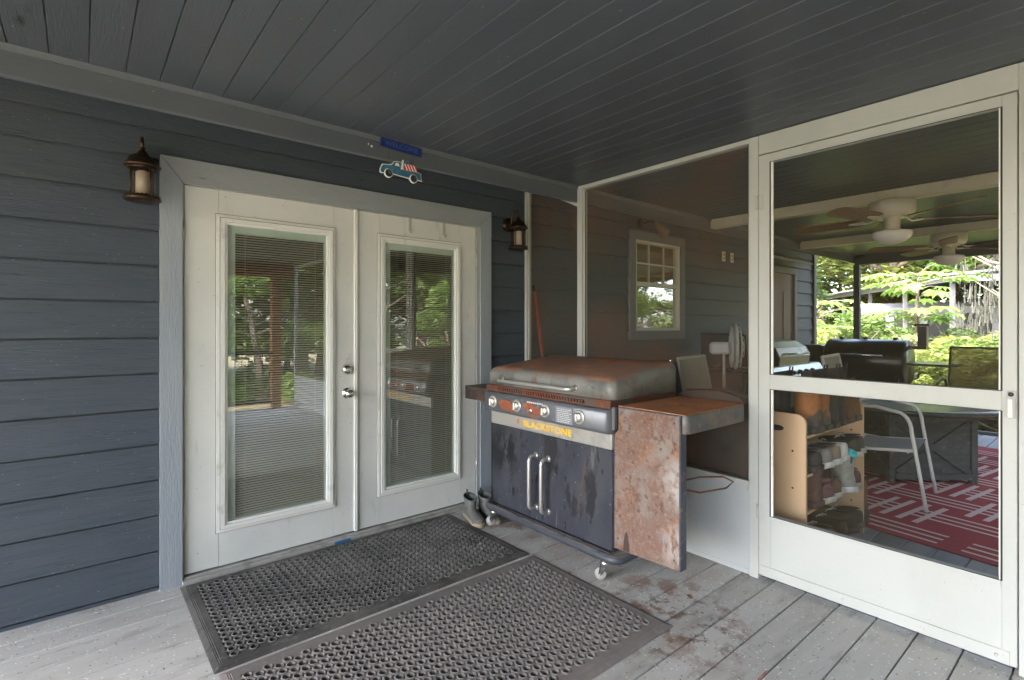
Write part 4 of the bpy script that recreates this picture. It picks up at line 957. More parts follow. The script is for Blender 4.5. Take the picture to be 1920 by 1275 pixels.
# rug
def rug_mat():
    return mat('rug_red', (.26, .014, .028), .95, masks=[(120, .4, .7, (.15, .010, .018), (1, 1, 1))], bump=(200, .4, (1, 1, 1)))
RG = empty('rug', (4.02, -1.95, .001), R(-9), 'red patio rug with a cream interlocking line pattern', 'rug')
m = MB(); m.box(0, 3.6, -1.55, 1.05, 0, .005, .001); m.build('pile', rug_mat(), RG)
m = MB(); z0_, z1_ = .0052, .0060
def line(u0, v0, u1, v1): m.box(min(u0, u1), max(u0, u1), min(v0, v1), max(v0, v1), z0_, z1_)
cell = .44; lw = .014
for i in range(9):
    for k in range(7):
        u, v = -.05 + i * cell, -1.6 + k * cell
        if (i + k) % 2 == 0:
            for q in range(4):
                a0, a1, c0, c1 = u - .03, u + cell + .03, v + .05 + q * .10, v + .05 + q * .10 + .036
                if a0 > .01 and a1 < 3.59 and c0 > -1.54 and c1 < 1.04: m.box(a0, a1, c0, c1, z0_, z1_)
        else:
            for q in range(3):
                a0, a1, c0, c1 = u + .12 + q * .085, u + .12 + q * .085 + .024, v - .16, v + cell + .16
                c0 = max(c0, -1.54); c1 = min(c1, 1.04)
                if a0 > .01 and a1 < 3.59 and c1 > c0: m.box(a0, a1, c0, c1, z0_ + .0002, z1_ + .0002)
m.build('line_pattern', mat('rug_cream', (.46, .33, .30), .95), RG)

# gas grill against the wall
GG = empty('gas_grill', (5.72, -.62, 0), label='stainless gas grill with rounded lid against the house wall', cat='grill')
m = MB(); m.box(-.40, .40, -.26, .26, .08, .80, .01); m.build('cabinet', M['blackmetal'], GG)
m = MB(); pr = [(-.28, .93), (-.29, 1.02), (-.25, 1.11), (-.15, 1.17), (.02, 1.19), (.20, 1.16), (.26, 1.05), (.27, .93)]
m.prism(pr, -.36, .36, 'x'); ld = m.build('lid', M['steel'], GG)
m = MB(); m.prism(pr, -.385, -.361, 'x'); m.prism(pr, .361, .385, 'x'); m.build('lid_end', M['blackmetal'], ld)
m = MB(); m.tube([(-.26, -.28, 1.05), (-.26, -.325, 1.05), (.26, -.325, 1.05), (.26, -.28, 1.05)], .010, 8); m.build('handle', M['chrome'], ld)
m = MB(); m.prism([(-.27, .80), (-.36, .82), (-.30, .925), (-.27, .929)], -.62, .62, 'x'); cpn = m.build('control_panel', M['knob'], GG)
for k in range(5):
    m = MB(); m.lathe([(.024, 0), (.020, -.03), (0, -.032)], (-.36 + k * .16, -.337, .865), 14, 'y'); m.build('knob', M['black'], cpn)
m = MB(); m.box(.40, .78, -.24, .24, .88, .925, .01); m.box(-.78, -.40, -.24, .24, .88, .925, .01); m.build('side_shelf', M['blackmetal'], GG)
m = MB(); m.box(-.26, .24, -.24, .24, .80, .929); m.build('firebox', M['blackmetal'], GG)
for sx in (-.34, .34):
    for sy in (-.2, .2):
        m = MB(); m.lathe([(.03, -.015), (.038, -.01), (.038, .01), (.03, .015)], (sx, sy, .04), 14, 'x'); m.build('wheel', M['black'], GG)
# pellet smoker at the far end, facing -X
SM = empty('pellet_smoker', (7.88, -.94, 0), label='black barrel pellet smoker with chimney at the far end of the porch', cat='smoker')
m = MB(); n = 28; prf = []
m.lathe([(.0, -.44), (.27, -.44), (.285, -.425), (.285, .425), (.27, .44), (0, .44)], (0, 0, .88), 36, 'y'); m.build('barrel', M['blackmetal'], SM)
m = MB(); m.tube([(-.26, .26, .96), (-.335, .26, .97), (-.335, -.24, .97), (-.26, -.24, .96)], .012, 8); m.build('handle', M['chrome'], SM)
m = MB(); m.box(-.06, .06, -.62, -.45, 1.05, 1.09); m.box(-.05, .05, -.62, -.53, 1.08, 1.33, .004); m.box(-.07, .07, -.65, -.50, 1.332, 1.36, .004); m.build('chimney', M['blackmetal'], SM)
m = MB(); m.box(-.22, .22, -.93, -.46, .86, .885, .004); m.build('side_shelf', M['blackmetal'], SM)
m = MB()
for sx in (-.2, .2):
    for sy in (-.36, .36): m.box(sx - .02, sx + .02, sy - .02, sy + .02, .0, .72, .002)
m.box(-.2, .2, -.36, .36, .22, .24); m.build('leg_frame', M['blackmetal'], SM)
m = MB(); m.box(-.24, .22, .46, .70, .55, 1.08, .01); m.build('hopper', M['blackmetal'], SM)
for y in (-.3, 0.02, .3):
    m = MB(); m.box(-.03, .03, y - .02, y + .02, 1.163, 1.19, .004); m.build('lid_knob', M['black'], SM)
# dark cabinet by the wall seen at the door post
CB = empty('storage_cabinet', (4.62, -.30, 0), label='tall dark storage cabinet against the wall behind the pedestal fan', cat='cabinet')
m = MB(); m.box(.12, .40, -.22, .26, .03, 1.26, .01); m.build('body', M['blackmetal'], CB)
m = MB(); m.box(.135, .255, -.236, -.221, .06, 1.24, .004); m.build('door', M['blackmetal'], CB); m = MB(); m.box(.265, .385, -.236, -.221, .06, 1.24, .004); m.build('door', M['blackmetal'], CB)
CB.location = (5.03, -.42, 0)

# ================================================================== SHOE RACK AND SHOES
RK = empty('shoe_rack', (3.42, -1.90, 0), label='plywood shoe rack with rounded side panels just inside the screen door', cat='shoe rack')
def rpanel(x0, x1):
    yf, yb, zt = -.157, .165, .86; r = .05
    pts = [(yf, .0), (yb, .0)] + [(yb - r + r * math.cos(t), zt - r + r * math.sin(t)) for t in [PI / 2 * k / 6 for k in range(7)]] + [(yf + r - r * math.sin(t), zt - r + r * math.cos(t)) for t in [PI / 2 * k / 6 for k in range(7)]]
    return pts
XL, XR = -.46, .46
for x0 in (XL, XR - .018):
    m = MB(); m.prism(rpanel(0, 0), x0, x0 + .018, 'x'); sp = m.build('side_panel', M['ply'], RK)
    m = MB(); hs = [(.06 + .035 * math.cos(2 * PI * k / 16) + (.04 if math.cos(2 * PI * k / 16) < 0 else 0) * -1 - .03, .775 + .016 * math.sin(2 * PI * k / 16)) for k in range(16)]
    m.prism(hs, x0 - .0006, x0 + .0186, 'x'); m.build('grip_slot', M['black'], sp)
    m = MB()
    for y_, z_ in ((-.09, .66), (-.09, .46), (-.09, .20), (.1, .66), (.1, .46)): m.lathe([(.006, -.0012), (.006, .0192)], (x0, y_, z_), 8, 'x')
    m.build('screw', M['black'], sp)
SHZ = [(.745, .70), (.535, .50), (.335, .30), (.075, .05)]
for zf, zb in SHZ:
    m = MB(); m.prism([(-.150, zf), (.155, zf - .02), (.155, zf - .035), (-.150, zf - .015)], XL + .0185, XR - .0185, 'x'); m.build('shelf', M['ply'], RK)

def ell(cx, cy, z, rx, ry, n=16, sk=0): return [(cx + rx * math.cos(2 * PI * k / n) + 0, cy + ry * math.sin(2 * PI * k / n), z + sk * math.cos(2 * PI * k / n)) for k in range(n)]
MC = {}
def cm(c, rough=.7):
    k = tuple(c) + (rough,)
    if k not in MC:
        MC[k] = mat('shoe_leather', c, rough, masks=[(30, .5, .7, tuple(v * .6 for v in c[:3]), (1, 1, 1))], bump=(60, .3, (1, 1, 1)))
    return MC[k]
def shoe(loc, rz, col, sole=(.5, .5, .48), L=.27, shaft=0, kind='shoe', label='', grp=None, accent=None, wdt=.095, tilt=0):
    """toe along local +X, heel at 0; sits on z=0"""
    S_ = empty('boot' if shaft else 'shoe', loc, rz, label, 'boot' if shaft else 'shoe', grp, rot=(0, tilt, rz))
    hw = wdt / 2
    def ol(t):   # half width along the foot
        return hw * (.74 + .10 * math.sin(PI * min(t * 1.2, 1))) if t < .55 else hw * (.82 + .18 * math.sin(PI * (t - .55) / .45 * .62 + .1)) * (1 - max(0, (t - .82) / .18) ** 2.2 * .72)
    m = MB(); rings = []
    for z_, k_ in ((0, .96), (.004, 1.02), (.022, 1.03), (.026, .98)):
        pts = []; N = 14
        for i in range(N + 1): t = i / N; pts.append((L * (t - .0), -ol(t) * k_, z_))
        for i in range(N, -1, -1): t = i / N; pts.append((L * t, ol(t) * k_, z_))
        rings.append(pts)
    m.loft(rings); m.build('sole', cm(sole, .6), S_)
    m = MB(); rings = []
    N = 12
    for i in range(N + 1):
        t = i / N; x_ = L * (.01 + .98 * t); w_ = ol(t) * .96
        top_ = (.085 if not shaft else .10) * (1 - .10 * t) if t < .35 else (.082 if not shaft else .096) - ((.082 if not shaft else .096) - .048) * ((t - .35) / .65) ** .8
        if t > .9: top_ *= .86 if t > .98 else .95
        if t < .05: w_ *= .75
        ring = []
        for k in range(13):
            a_ = PI * k / 12; ring.append((x_, -w_ * math.cos(a_) * (1 if math.sin(a_) < .5 else .96), .024 + (top_ - .024) * math.sin(a_) ** .62))
        rings.append(ring)
    m.loft(rings, caps=True, closed_ring=True); up = m.build('upper', cm(col), S_)
    if shaft:
        m = MB(); rg = []; cx_ = L * .22
        for z_, rx, ry in ((.06, .062, hw * .80), (.10, .058, hw * .82), (.06 + shaft * .6, .056, hw * .9), (.06 + shaft, .064, hw * 1.0), (.06 + shaft + .002, .060, hw * .94), (.06 + shaft * .7, .050, hw * .8), (.10, .045, hw * .7)):
            rg.append(ell(cx_ - (.004 if z_ > .1 else 0), 0, z_, rx, ry, 16, -.012 if z_ > .1 else 0))
        m.loft(rg); m.build('shaft', cm(accent or col), S_)
        m = MB(); m.tube([(cx_ - .066, 0, .06 + shaft - .02), (cx_ - .072, 0, .06 + shaft + .03), (cx_ - .058, 0, .06 + shaft + .028), (cx_ - .052, 0, .06 + shaft - .01)], .004, 5); m.build('pull_loop', cm((.03, .03, .03)), S_)
    else:
        m = MB(); m.loft([[(p[0], p[1], p[2]) for p in ell(L * .22, 0, .0865, L * .19, hw * .62, 16, -.006)], ell(L * .22, 0, .0835, L * .165, hw * .50, 16, -.006)]); m.build('collar', cm((.02, .02, .02)), S_)
        m = MB()
        for k in range(4): x_ = L * (.46 + .07 * k); z_ = .083 - .0105 * k; m.tube([(x_, -.024, z_ - .006), (x_ + .004, 0, z_ + .002), (x_, .024, z_ - .006)], .003, 5)
        m.build('laces', cm(accent or (.5, .5, .48)), S_)
    return S_
# rain boots at the door
shoe((2.10, -.16, .002), R(-105), (.11, .11, .10), (.27, .22, .16), .26, .085, label='grey ankle boot with cream sole at the door jamb, the left one of the pair', grp='grey ankle boots by the door', accent=(.10, .105, .095), wdt=.09)
shoe((2.20, -.185, .002), R(-100), (.11, .11, .10), (.27, .22, .16), .26, .085, label='grey ankle boot partly behind the griddle caster, the right one of the pair', grp='grey ankle boots by the door', accent=(.10, .105, .095), wdt=.09)
BR = (.065, .032, .02); OR = (.26, .10, .035); BK = (.02, .02, .022); GY = (.26, .25, .235)
RX, RY = 3.42, -1.90
GS = 'footwear stacked on the shoe rack'
def rs(x_, tier, dy, rz, **k):
    zf, zb = SHZ[tier]
    k['wdt'] = k.get('wdt', .095) * 1.05
    o = shoe((RX + x_ * .90, RY - .185 + (dy - .08) * .6, zf + .003), R(-rz + 4 * math.sin(x_ * 40)), grp=GS, **k); o.scale = (1.12, 1.22, 1.28); return o
# top tier: boots standing, toes towards the camera side
rs(-.34, 0, .10, -88, col=(.07, .06, .055), sole=(.05, .045, .04), shaft=.16, accent=OR, wdt=.11, label='work boot with orange shaft, nearest on the top shelf', L=.28)
rs(-.21, 0, .10, -86, col=(.085, .07, .06), sole=(.05, .045, .04), shaft=.16, accent=OR, wdt=.10, label='second orange-shafted work boot on the top shelf', L=.27)
rs(-.09, 0, .09, -84, col=(.03, .028, .028), sole=(.03, .03, .03), shaft=.20, wdt=.10, label='black boot standing right of the orange work boots', L=.26)
rs(.04, 0, .09, -84, col=(.025, .025, .028), sole=(.03, .03, .03), shaft=.20, wdt=.10, label='slate black boot, fourth along the top shelf', L=.26)
rs(.19, 0, .09, -84, col=(.10, .05, .03), sole=(.06, .04, .03), shaft=.14, wdt=.10, label='low brown boot near the far panel of the top shelf', L=.26)
rs(.32, 0, .09, -84, col=(.12, .06, .035), sole=(.06, .04, .03), shaft=.08, wdt=.10, label='rust brown ankle boot against the far panel, top shelf', L=.26)
rs(-.35, 0, .36, -90, col=(.014, .014, .016), sole=(.02, .02, .02), shaft=.19, wdt=.09, label='tall black rubber boot against the near panel of the top shelf', L=.26)
rs(-.02, 0, .26, -90, col=(.09, .095, .10), sole=(.05, .05, .05), shaft=.19, wdt=.09, label='tall slate grey boot at the back of the top shelf', L=.20)
rs(-.36, 1, .10, -80, col=(.03, .03, .035), sole=(.03, .03, .03), label='black trainer against the near panel, second shelf', L=.27)
rs(-.22, 1, .09, -78, col=(.21, .20, .185), sole=(.62, .61, .58), label='grey trainer with thick white sole, front of the second shelf', L=.28, accent=(.4, .38, .33), wdt=.105)
rs(-.09, 1, .08, -75, col=(.24, .18, .14), sole=(.62, .61, .58), label='tan and white trainer beside the grey one', L=.27, accent=(.5, .42, .35))
rs(.05, 1, .08, -75, col=(.50, .49, .45), sole=(.60, .60, .57), label='off-white trainer in the middle of the second shelf', L=.26)
rs(.22, 1, .07, -50, col=(.035, .04, .03), sole=(.50, .44, .36), label='dark green slip-on with tan sole, far end of the second shelf', L=.27)
rs(.36, 1, .08, -70, col=(.05, .045, .04), sole=(.4, .38, .34), label='dark brown shoe squeezed against the far panel, second shelf', L=.25)
rs(.28, 2, .08, -75, col=(.09, .04, .045), sole=(.3, .25, .2), label='maroon shoe beyond the grey high-top, third shelf', L=.25)
rs(-.27, 3, .08, -80, col=(.03, .03, .05), sole=(.45, .45, .45), label='second navy shoe with pale sole on the lowest shelf', L=.27)
rs(.34, 3, .08, -75, col=(.03, .025, .02), sole=(.10, .08, .06), label='dark brown shoe at the far end of the lowest shelf', L=.27)
rs(-.34, 2, .10, -85, col=(.075, .04, .04), sole=(.05, .03, .03), shaft=.10, label='maroon brown boot at the near end of the third shelf', L=.26)
rs(-.20, 2, .09, -80, col=(.13, .065, .075), sole=(.5, .45, .38), shaft=.04, label='mauve fleece slipper boot on the third shelf', L=.26, wdt=.12)
rs(-.06, 2, .09, -80, col=(.12, .07, .045), sole=(.5, .45, .38), label='brown shoe with cream sole in the middle of the third shelf', L=.25)
rs(.13, 2, .08, -60, col=(.26, .27, .24), sole=(.5, .5, .48), shaft=.10, accent=(.24, .25, .225), label='grey high-top with turquoise trim on the third shelf', L=.27, wdt=.11)
m = MB(); m.tube([(0, 0, 0), (.03, .01, .02), (.06, -.01, .0), (.03, -.02, -.01), (0, 0, 0)], .012, 8); tag(m.build('laces_bundle', mat('turquoise', (.05, .42, .48), .6), None, (RX + .10, RY - .19, SHZ[2][0] + .235)), 'bright turquoise bundle of laces on top of the grey high-top', 'laces')
rs(-.40, 3, .08, -85, col=(.012, .014, .025), sole=(.55, .55, .55), label='navy shoe with white sole edge on the lowest shelf', L=.28)
rs(-.18, 3, .08, -70, col=(.13, .13, .11), sole=(.2, .19, .16), label='olive grey clog on the lowest shelf', L=.26, wdt=.11)
rs(.02, 3, .08, -65, col=(.014, .014, .016), sole=(.03, .03, .03), label='black shoe in the middle of the lowest shelf', L=.28)
rs(.20, 3, .08, -65, col=(.018, .018, .02), sole=(.03, .03, .03), label='black shoe toward the far end of the lowest shelf', L=.28)
shoe((4.06, -2.02, .006), R(75), BR, (.05, .04, .03), .28, .22, label='brown lace-up boot on the deck right of the shoe rack', grp='brown boots on the deck beside the rack', accent=(.13, .065, .03), wdt=.10)
shoe((4.20, -1.98, .008), R(80), BR, (.05, .04, .03), .28, .20, label='brown lace-up boot half hidden behind its twin at the rug edge', grp='brown boots on the deck beside the rack', accent=(.11, .055, .03), wdt=.10)
# items standing on top of the rack region (boots on the top board)
m = None

# ================================================================== DEAD LEAVES
def leaf(loc, s, rz, lb):
    m = MB(); pts = []
    for k in range(14): a = 2 * PI * k / 14; r = s * (.55 + .35 * abs(math.cos(a * .5))) * random.uniform(.55, 1.15); pts.append((r * math.cos(a), .6 * r * math.sin(a), .004 + .012 * abs(math.sin(a * 1.5))))
    m.add(pts + [(0, 0, .003)], [(k, (k + 1) % 14, 14) for k in range(14)], smooth=True)
    o = m.build('dead_leaf', M['leafdead'], None, loc, (0, 0, rz)); tag(o, lb, 'leaf', 'dead leaves on the deck'); return o
leaf((2.27, -1.80, .014), .035, 1.2, 'curled red-brown leaf under the corner of the rusty side plate')

# ================================================================== OUTSIDE
def leaf_mesh(name, blobs, n, size, mt, rnd, flat=.0):
    """many leaf quads spread through a set of ellipsoid blobs"""
    vs, fs, tn = [], [], []
    tot = sum(b_[3] * b_[4] * b_[5] for b_ in blobs) ; 
    for bx, by, bz, rx, ry, rz in blobs:
        k = int(n * (rx * ry * rz) / tot) + 8; bt = rnd.uniform(-.22, .22)
        for _ in range(k):
            while True:
                p = Vector((rnd.uniform(-1, 1), rnd.uniform(-1, 1), rnd.uniform(-1, 1)))
                l_ = p.length
                if l_ < 1 and rnd.random() < l_ ** 1.5 + .12: break
            c = Vector((bx + p.x * rx, by + p.y * ry, bz + p.z * rz))
            s = size * rnd.uniform(.6, 1.5)
            q = Matrix.Rotation(rnd.uniform(0, 6.28), 3, 'Z') @ Matrix.Rotation(rnd.gauss(0, .7) + flat, 3, 'X') @ Matrix.Rotation(rnd.uniform(-.6, .6), 3, 'Y')
            o = len(vs)
            for a, b2 in ((-1, 0), (0, -.38), (1.1, 0), (0, .38)): vs.append(c + q @ Vector((a * s, b2 * s, 0)))
            fs.append((o, o + 1, o + 2, o + 3)); tn.append(min(1, max(0, .5 + bt + rnd.gauss(0, .16))))
    m = MB(); m.v = vs; m.f = fs; m.t = tn; m.mi = [0] * len(fs); m.sm = [False] * len(fs)
    me = bpy.data.meshes.new(name); me.from_pydata([tuple(v) for v in vs], [], fs)
    a = me.attributes.new('tone', 'FLOAT', 'FACE'); a.data.foreach_set('value', tn); me.materials.append(mt); return me
def limb_mesh(name, h, r, rnd, mt, crown_r, n=7, lean=.2):
    m = MB(); lx, ly = rnd.uniform(-lean, lean), rnd.uniform(-lean, lean)
    tr_ = [(lx * (z / h) ** 2 * h + rnd.uniform(-.04, .04), ly * (z / h) * h * .6 + rnd.uniform(-.04, .04), z) for z in [h * k / 6 for k in range(7)]]
    m.tube(tr_, [r * (1.25 if k == 0 else 1 - .11 * k) for k in range(7)], 9)
    for k in range(n):
        b0 = Vector(tr_[rnd.randint(3, 6)]); a = rnd.uniform(0, 6.28); l_ = crown_r * rnd.uniform(.5, .95)
        e = b0 + Vector((math.cos(a) * l_, math.sin(a) * l_, l_ * rnd.uniform(.2, .9)))
        mid = (b0 + e) / 2 + Vector((0, 0, -.1 * l_)) + Vector((rnd.uniform(-.1, .1), rnd.uniform(-.1, .1), 0))
        m.tube([b0, mid, e], [r * .42, r * .28, r * .08], 6)
    return m.mesh(name, mt), tr_[-1]
TREES = []
def tree_kind(seed, h, cr, n, size, lm, bm, hfrac=.62, tall=1.0, nb=16):
    rnd = random.Random(seed); tm, top = limb_mesh('trunk', h * .8, h * .02 + .05, rnd, bm, cr)
    blobs = []
    for k in range(nb):
        a = rnd.uniform(0, 6.28); rr = cr * rnd.uniform(.05, .85) ; z = h * (hfrac + (1 - hfrac) * rnd.uniform(-.35, 1) * tall)
        s = cr * rnd.uniform(.24, .46) * (1 - .35 * max(0, z / h - .8))
        blobs.append((top[0] * .7 + rr * math.cos(a), top[1] * .7 + rr * math.sin(a), z, s, s, s * rnd.uniform(.55, .85)))
    return tm, leaf_mesh('crown', blobs, n, size, lm, rnd)
def place(kind, name, loc, sc, rz, label, cat, grp):
    t = empty(name, loc, rz, label, cat, grp); t.scale = (sc, sc, sc)
    for nm, me in (('trunk', kind[0]), ('crown', kind[1])):
        o = bpy.data.objects.new(nm, me); C.objects.link(o); o.parent = t
    return t
K1 = tree_kind(1, 9, 3.2, 9000, .14, M['leafA'], M['bark'], .5, 1.0, 20)
K2 = tree_kind(2, 10, 3.4, 9000, .15, M['leafB'], M['bark'], .45, 1.1, 22)
K3 = tree_kind(3, 8, 3.0, 8000, .13, M['leafC'], M['barkp'], .5, 1.0, 18)
KB1 = tree_kind(4, 2.3, 1.05, 5200, .065, M['leafA'], M['bark'], .42, 1.0, 14)
KB2 = tree_kind(5, 2.1, 1.1, 4800, .06, M['leafB'], M['bark'], .40, 1.0, 14)
KU = tree_kind(8, 6.5, 2.6, 9000, .13, M['leafB'], M['bark'], .18, 1.9, 26)
rnd = random.Random(21)
# shrubs just beyond the far end of the porch
for i, (x, y, s) in enumerate([(10.4, -.6, .80), (10.9, -1.9, .82), (10.6, .9, .80), (11.8, .1, .92), (12.0, -1.3, .90), (12.3, -2.6, .9), (13.2, 1.6, 1.0), (13.6, -.4, .98), (14.0, -2.0, .95), (11.5, 2.3, .85), (15.3, .6, 1.05), (15.5, 3.0, 1.1), (14.8, -3.6, 1.0), (10.4, -3.1, .8), (12.6, 3.6, .9), (16.6, -1.2, 1.02), (17.5, 2.0, 1.1), (10.9, -.2, .88), (11.6, -1.0, .92), (11.3, -1.6, .9), (13.0, -1.2, .98), (11.2, .4, .86), (12.4, -.5, .92)]):
    k = KB1 if i % 3 != 1 else KB2
    place(k, 'shrub', (x, y, -.93), s * (.93 if y < .4 else .98), rnd.uniform(0, 6), 'low %s shrub in the thicket beyond the far porch screen' % ('yellow-green' if i % 3 != 1 else 'mid-green'), 'shrub', 'yellow-green shrubs beyond the porch' if i % 3 != 1 else 'mid-green shrubs beyond the porch')
# papaya-like small tree with layered leaves
rp = random.Random(9)
P = empty('broad_leaf_tree', (13.0, -.35, -.85), label='slender tree with layered broad bright green leaves in front of the carport', cat='tree')
m = MB(); m.tube([(0, 0, 0), (.05, .03, 1.2), (-.02, .02, 2.3), (.06, 0, 3.1)], [.04, .035, .03, .02], 9); m.build('trunk', M['bark'], P)
vs, fs, tn = [], [], []
st_ = MB()
for k in range(58):
    a = rp.uniform(0, 6.28); z0 = rp.choice((1.75, 2.3, 2.8, 3.1)) + rp.uniform(-.12, .12); l_ = rp.uniform(.35, .95) * (1.05 if z0 > 2 else .7); base = Vector((0, 0, z0)); e = base + Vector((math.cos(a) * l_, math.sin(a) * l_, rp.uniform(.05, .35) * l_))
    st_.tube([base, (base + e) / 2 + Vector((0, 0, .05)), e], .007, 4)
    tl = rp.uniform(.15, .45); nrm = Vector((math.cos(a) * tl, math.sin(a) * tl, 1)).normalized(); u0 = Vector((math.cos(a), math.sin(a), -tl)).normalized(); v0_ = nrm.cross(u0); sz = rp.uniform(.2, .34); tone = rp.uniform(.2, .95)
    for q in range(9):
        f = -2.3 + 4.6 * q / 8; d = u0 * math.cos(f) + v0_ * math.sin(f); n2 = nrm.cross(d) * sz * .17; L2 = sz * (1 - .1 * abs(f))
        o = len(vs); vs += [e, e + d * L2 * .55 - n2, e + d * L2 - nrm * .07, e + d * L2 * .55 + n2]; fs.append((o, o + 1, o + 2, o + 3)); tn.append(min(1, tone + rp.uniform(-.1, .1)))
me = bpy.data.meshes.new('crown'); me.from_pydata([tuple(v) for v in vs], [], fs); a_ = me.attributes.new('tone', 'FLOAT', 'FACE'); a_.data.foreach_set('value', tn); me.materials.append(M['leafP'])
o = bpy.data.objects.new('crown', me); C.objects.link(o); o.parent = P
st_.build('leaf_stem', M['barkp'], P)
P2 = copy_tree(P); P2.location = (15.2, 2.3, -.85); P2.scale = (1.05, 1.05, .88); P2.rotation_euler = (0, 0, 2); P2['label'] = 'second slender broad-leaved tree, left of the corner porch post'
# palmetto
PM = MB(); vs, fs, tn = [], [], []
for k in range(26):
    a = rp.uniform(0, 6.28); el = rp.uniform(.3, 1.4); d = Vector((math.cos(a) * math.cos(el), math.sin(a) * math.cos(el), math.sin(el))); hub = d * .75
    side = d.orthogonal().normalized(); up = d.cross(side)
    o = len(vs); vs += [Vector((0, 0, 0)), side * .008, hub]; fs.append((o, o + 1, o + 2)); tn.append(.4)
    for q in range(15):
        f = -1.2 + 2.4 * q / 14; dd = (d * math.cos(f) + side * math.sin(f)); o = len(vs)
        vs += [hub, hub + dd * .25 + up * .02, hub + dd * .52, hub + dd * .25 - up * .02]; fs.append((o, o + 1, o + 2, o + 3)); tn.append(rp.uniform(.5, 1))
me = bpy.data.meshes.new('fronds'); me.from_pydata([tuple(v) for v in vs], [], fs); a_ = me.attributes.new('tone', 'FLOAT', 'FACE'); a_.data.foreach_set('value', tn); me.materials.append(M['leafA'])
PMo = empty('palmetto', (10.6, .55, -.05), label='spiky yellow-green palmetto beside the end of the house wall', cat='palmetto'); o = bpy.data.objects.new('fronds', me); C.objects.link(o); o.parent = PMo
PMo.location = (11.2, .72, -.25)
m = MB(); m.tube([(0, 0, -.62), (0, 0, 0)], .06, 8); m.build('trunk', M['bark'], PMo)

# carport with a parked bus under it
CP = empty('carport', (19.8, .3, -.85), R(36), 'open carport with a pale metal roof edge and slim posts beyond the shrubs', 'carport')
m = MB(); m.prism([(-.3, 3.66), (-8, 4.35), (-8, 4.29), (-.3, 3.58)], 0, 21, 'x', Matrix.Translation((0, .3, 0))); m.build('roof', M['roofdark'], CP)
m = MB(); m.box(0, 21, 0.001, .05, 3.50, 3.72); m.box(-.06, -.001, -7.7, .05, 3.50, 3.70)
m.prism([(.3, 3.725), (-7.7, 4.42), (-7.7, 4.36), (.3, 3.665)], -.1, 21.1, 'x'); m.build('roof_sheet', M['roofmetal'], CP)
for k in range(8):
    for yy in (-.12, -7.5):
        m = MB(); m.box(.1 + k * 2.9, .2 + k * 2.9, yy, yy + .1, 0, 3.5 if yy > -1 else 4.2); m.build('post', M['postgrey'], CP)
BS = empty('parked_bus', (25.2, 1.1, -.85), R(97), 'pale grey camper bus with dark rounded windows parked under the carport', 'bus')
m = MB(); rg = []
m.box(-3.2, 3.2, -1.2, 1.2, .55, 3.05, .18); bs = m.build('body', M['rv'], BS)
for k in range(6):
    m = MB(); x0 = -2.95 + k * 1.0
    for s_ in (-1,):
        for yy, zz in ((1.202, 1),):
            pts = [(p[0], p[1]) for p in rrect(x0, x0 + .74, 1.75, 2.65, .12, 0, 4)]
            m.prism(pts, 1.19, 1.215, 'y'); m.prism(pts, -1.215, -1.19, 'y')
    m.build('window', M['black'], BS)
m = MB(); m.box(-3.22, -3.202, -.9, .9, 1.6, 2.7); m.build('windscreen', M['black'], BS)
for x0 in (-2.1, 2.1):
    for yy in (-1.1, 1.1):
        m = MB(); m.lathe([(.25, -.12), (.45, -.12), (.48, -.08), (.48, .08), (.45, .12), (.25, .12)], (x0, yy, .48), 22, 'y'); m.build('wheel', M['black'], BS)
# moss-hung tree at right
rm = random.Random(14)
MT = empty('mossy_tree', (17.2, -1.85, -.85), label='grey leafless-looking tree draped with hanging moss at the right', cat='tree')
tm, top = limb_mesh('trunk', 5.2, .10, rm, M['barkp'], 2.0, 30); o = bpy.data.objects.new('trunk', tm); C.objects.link(o); o.parent = MT
vs, fs, tn = [], [], []
clm = [(rm.uniform(0, 6.28), rm.uniform(.15, 1.7), rm.uniform(1.9, 6)) for _ in range(85)]
for k in range(2600):
    ca, cr_, cz = clm[k % 85]; a = ca + rm.gauss(0, .06); r = cr_ + rm.gauss(0, .09); z = cz - abs(rm.gauss(0, .35)); l_ = rm.uniform(.08, .40); w_ = rm.uniform(.004, .012); c = Vector((r * math.cos(a), r * math.sin(a), z)); th = rm.uniform(0, 3.14); s_ = Vector((math.cos(th), math.sin(th), 0)) * w_
    o = len(vs); vs += [c - s_, c + s_, c + s_ * .4 + Vector((rm.uniform(-.05, .05), 0, -l_)), c - s_ * .4 + Vector((0, rm.uniform(-.05, .05), -l_))]; fs.append((o, o + 1, o + 2, o + 3)); tn.append(rm.random())
me = bpy.data.meshes.new('hanging_moss'); me.from_pydata([tuple(v) for v in vs], [], fs); a_ = me.attributes.new('tone', 'FLOAT', 'FACE'); a_.data.foreach_set('value', tn); me.materials.append(M['moss'])
o = bpy.data.objects.new('hanging_moss', me); C.objects.link(o); o.parent = MT
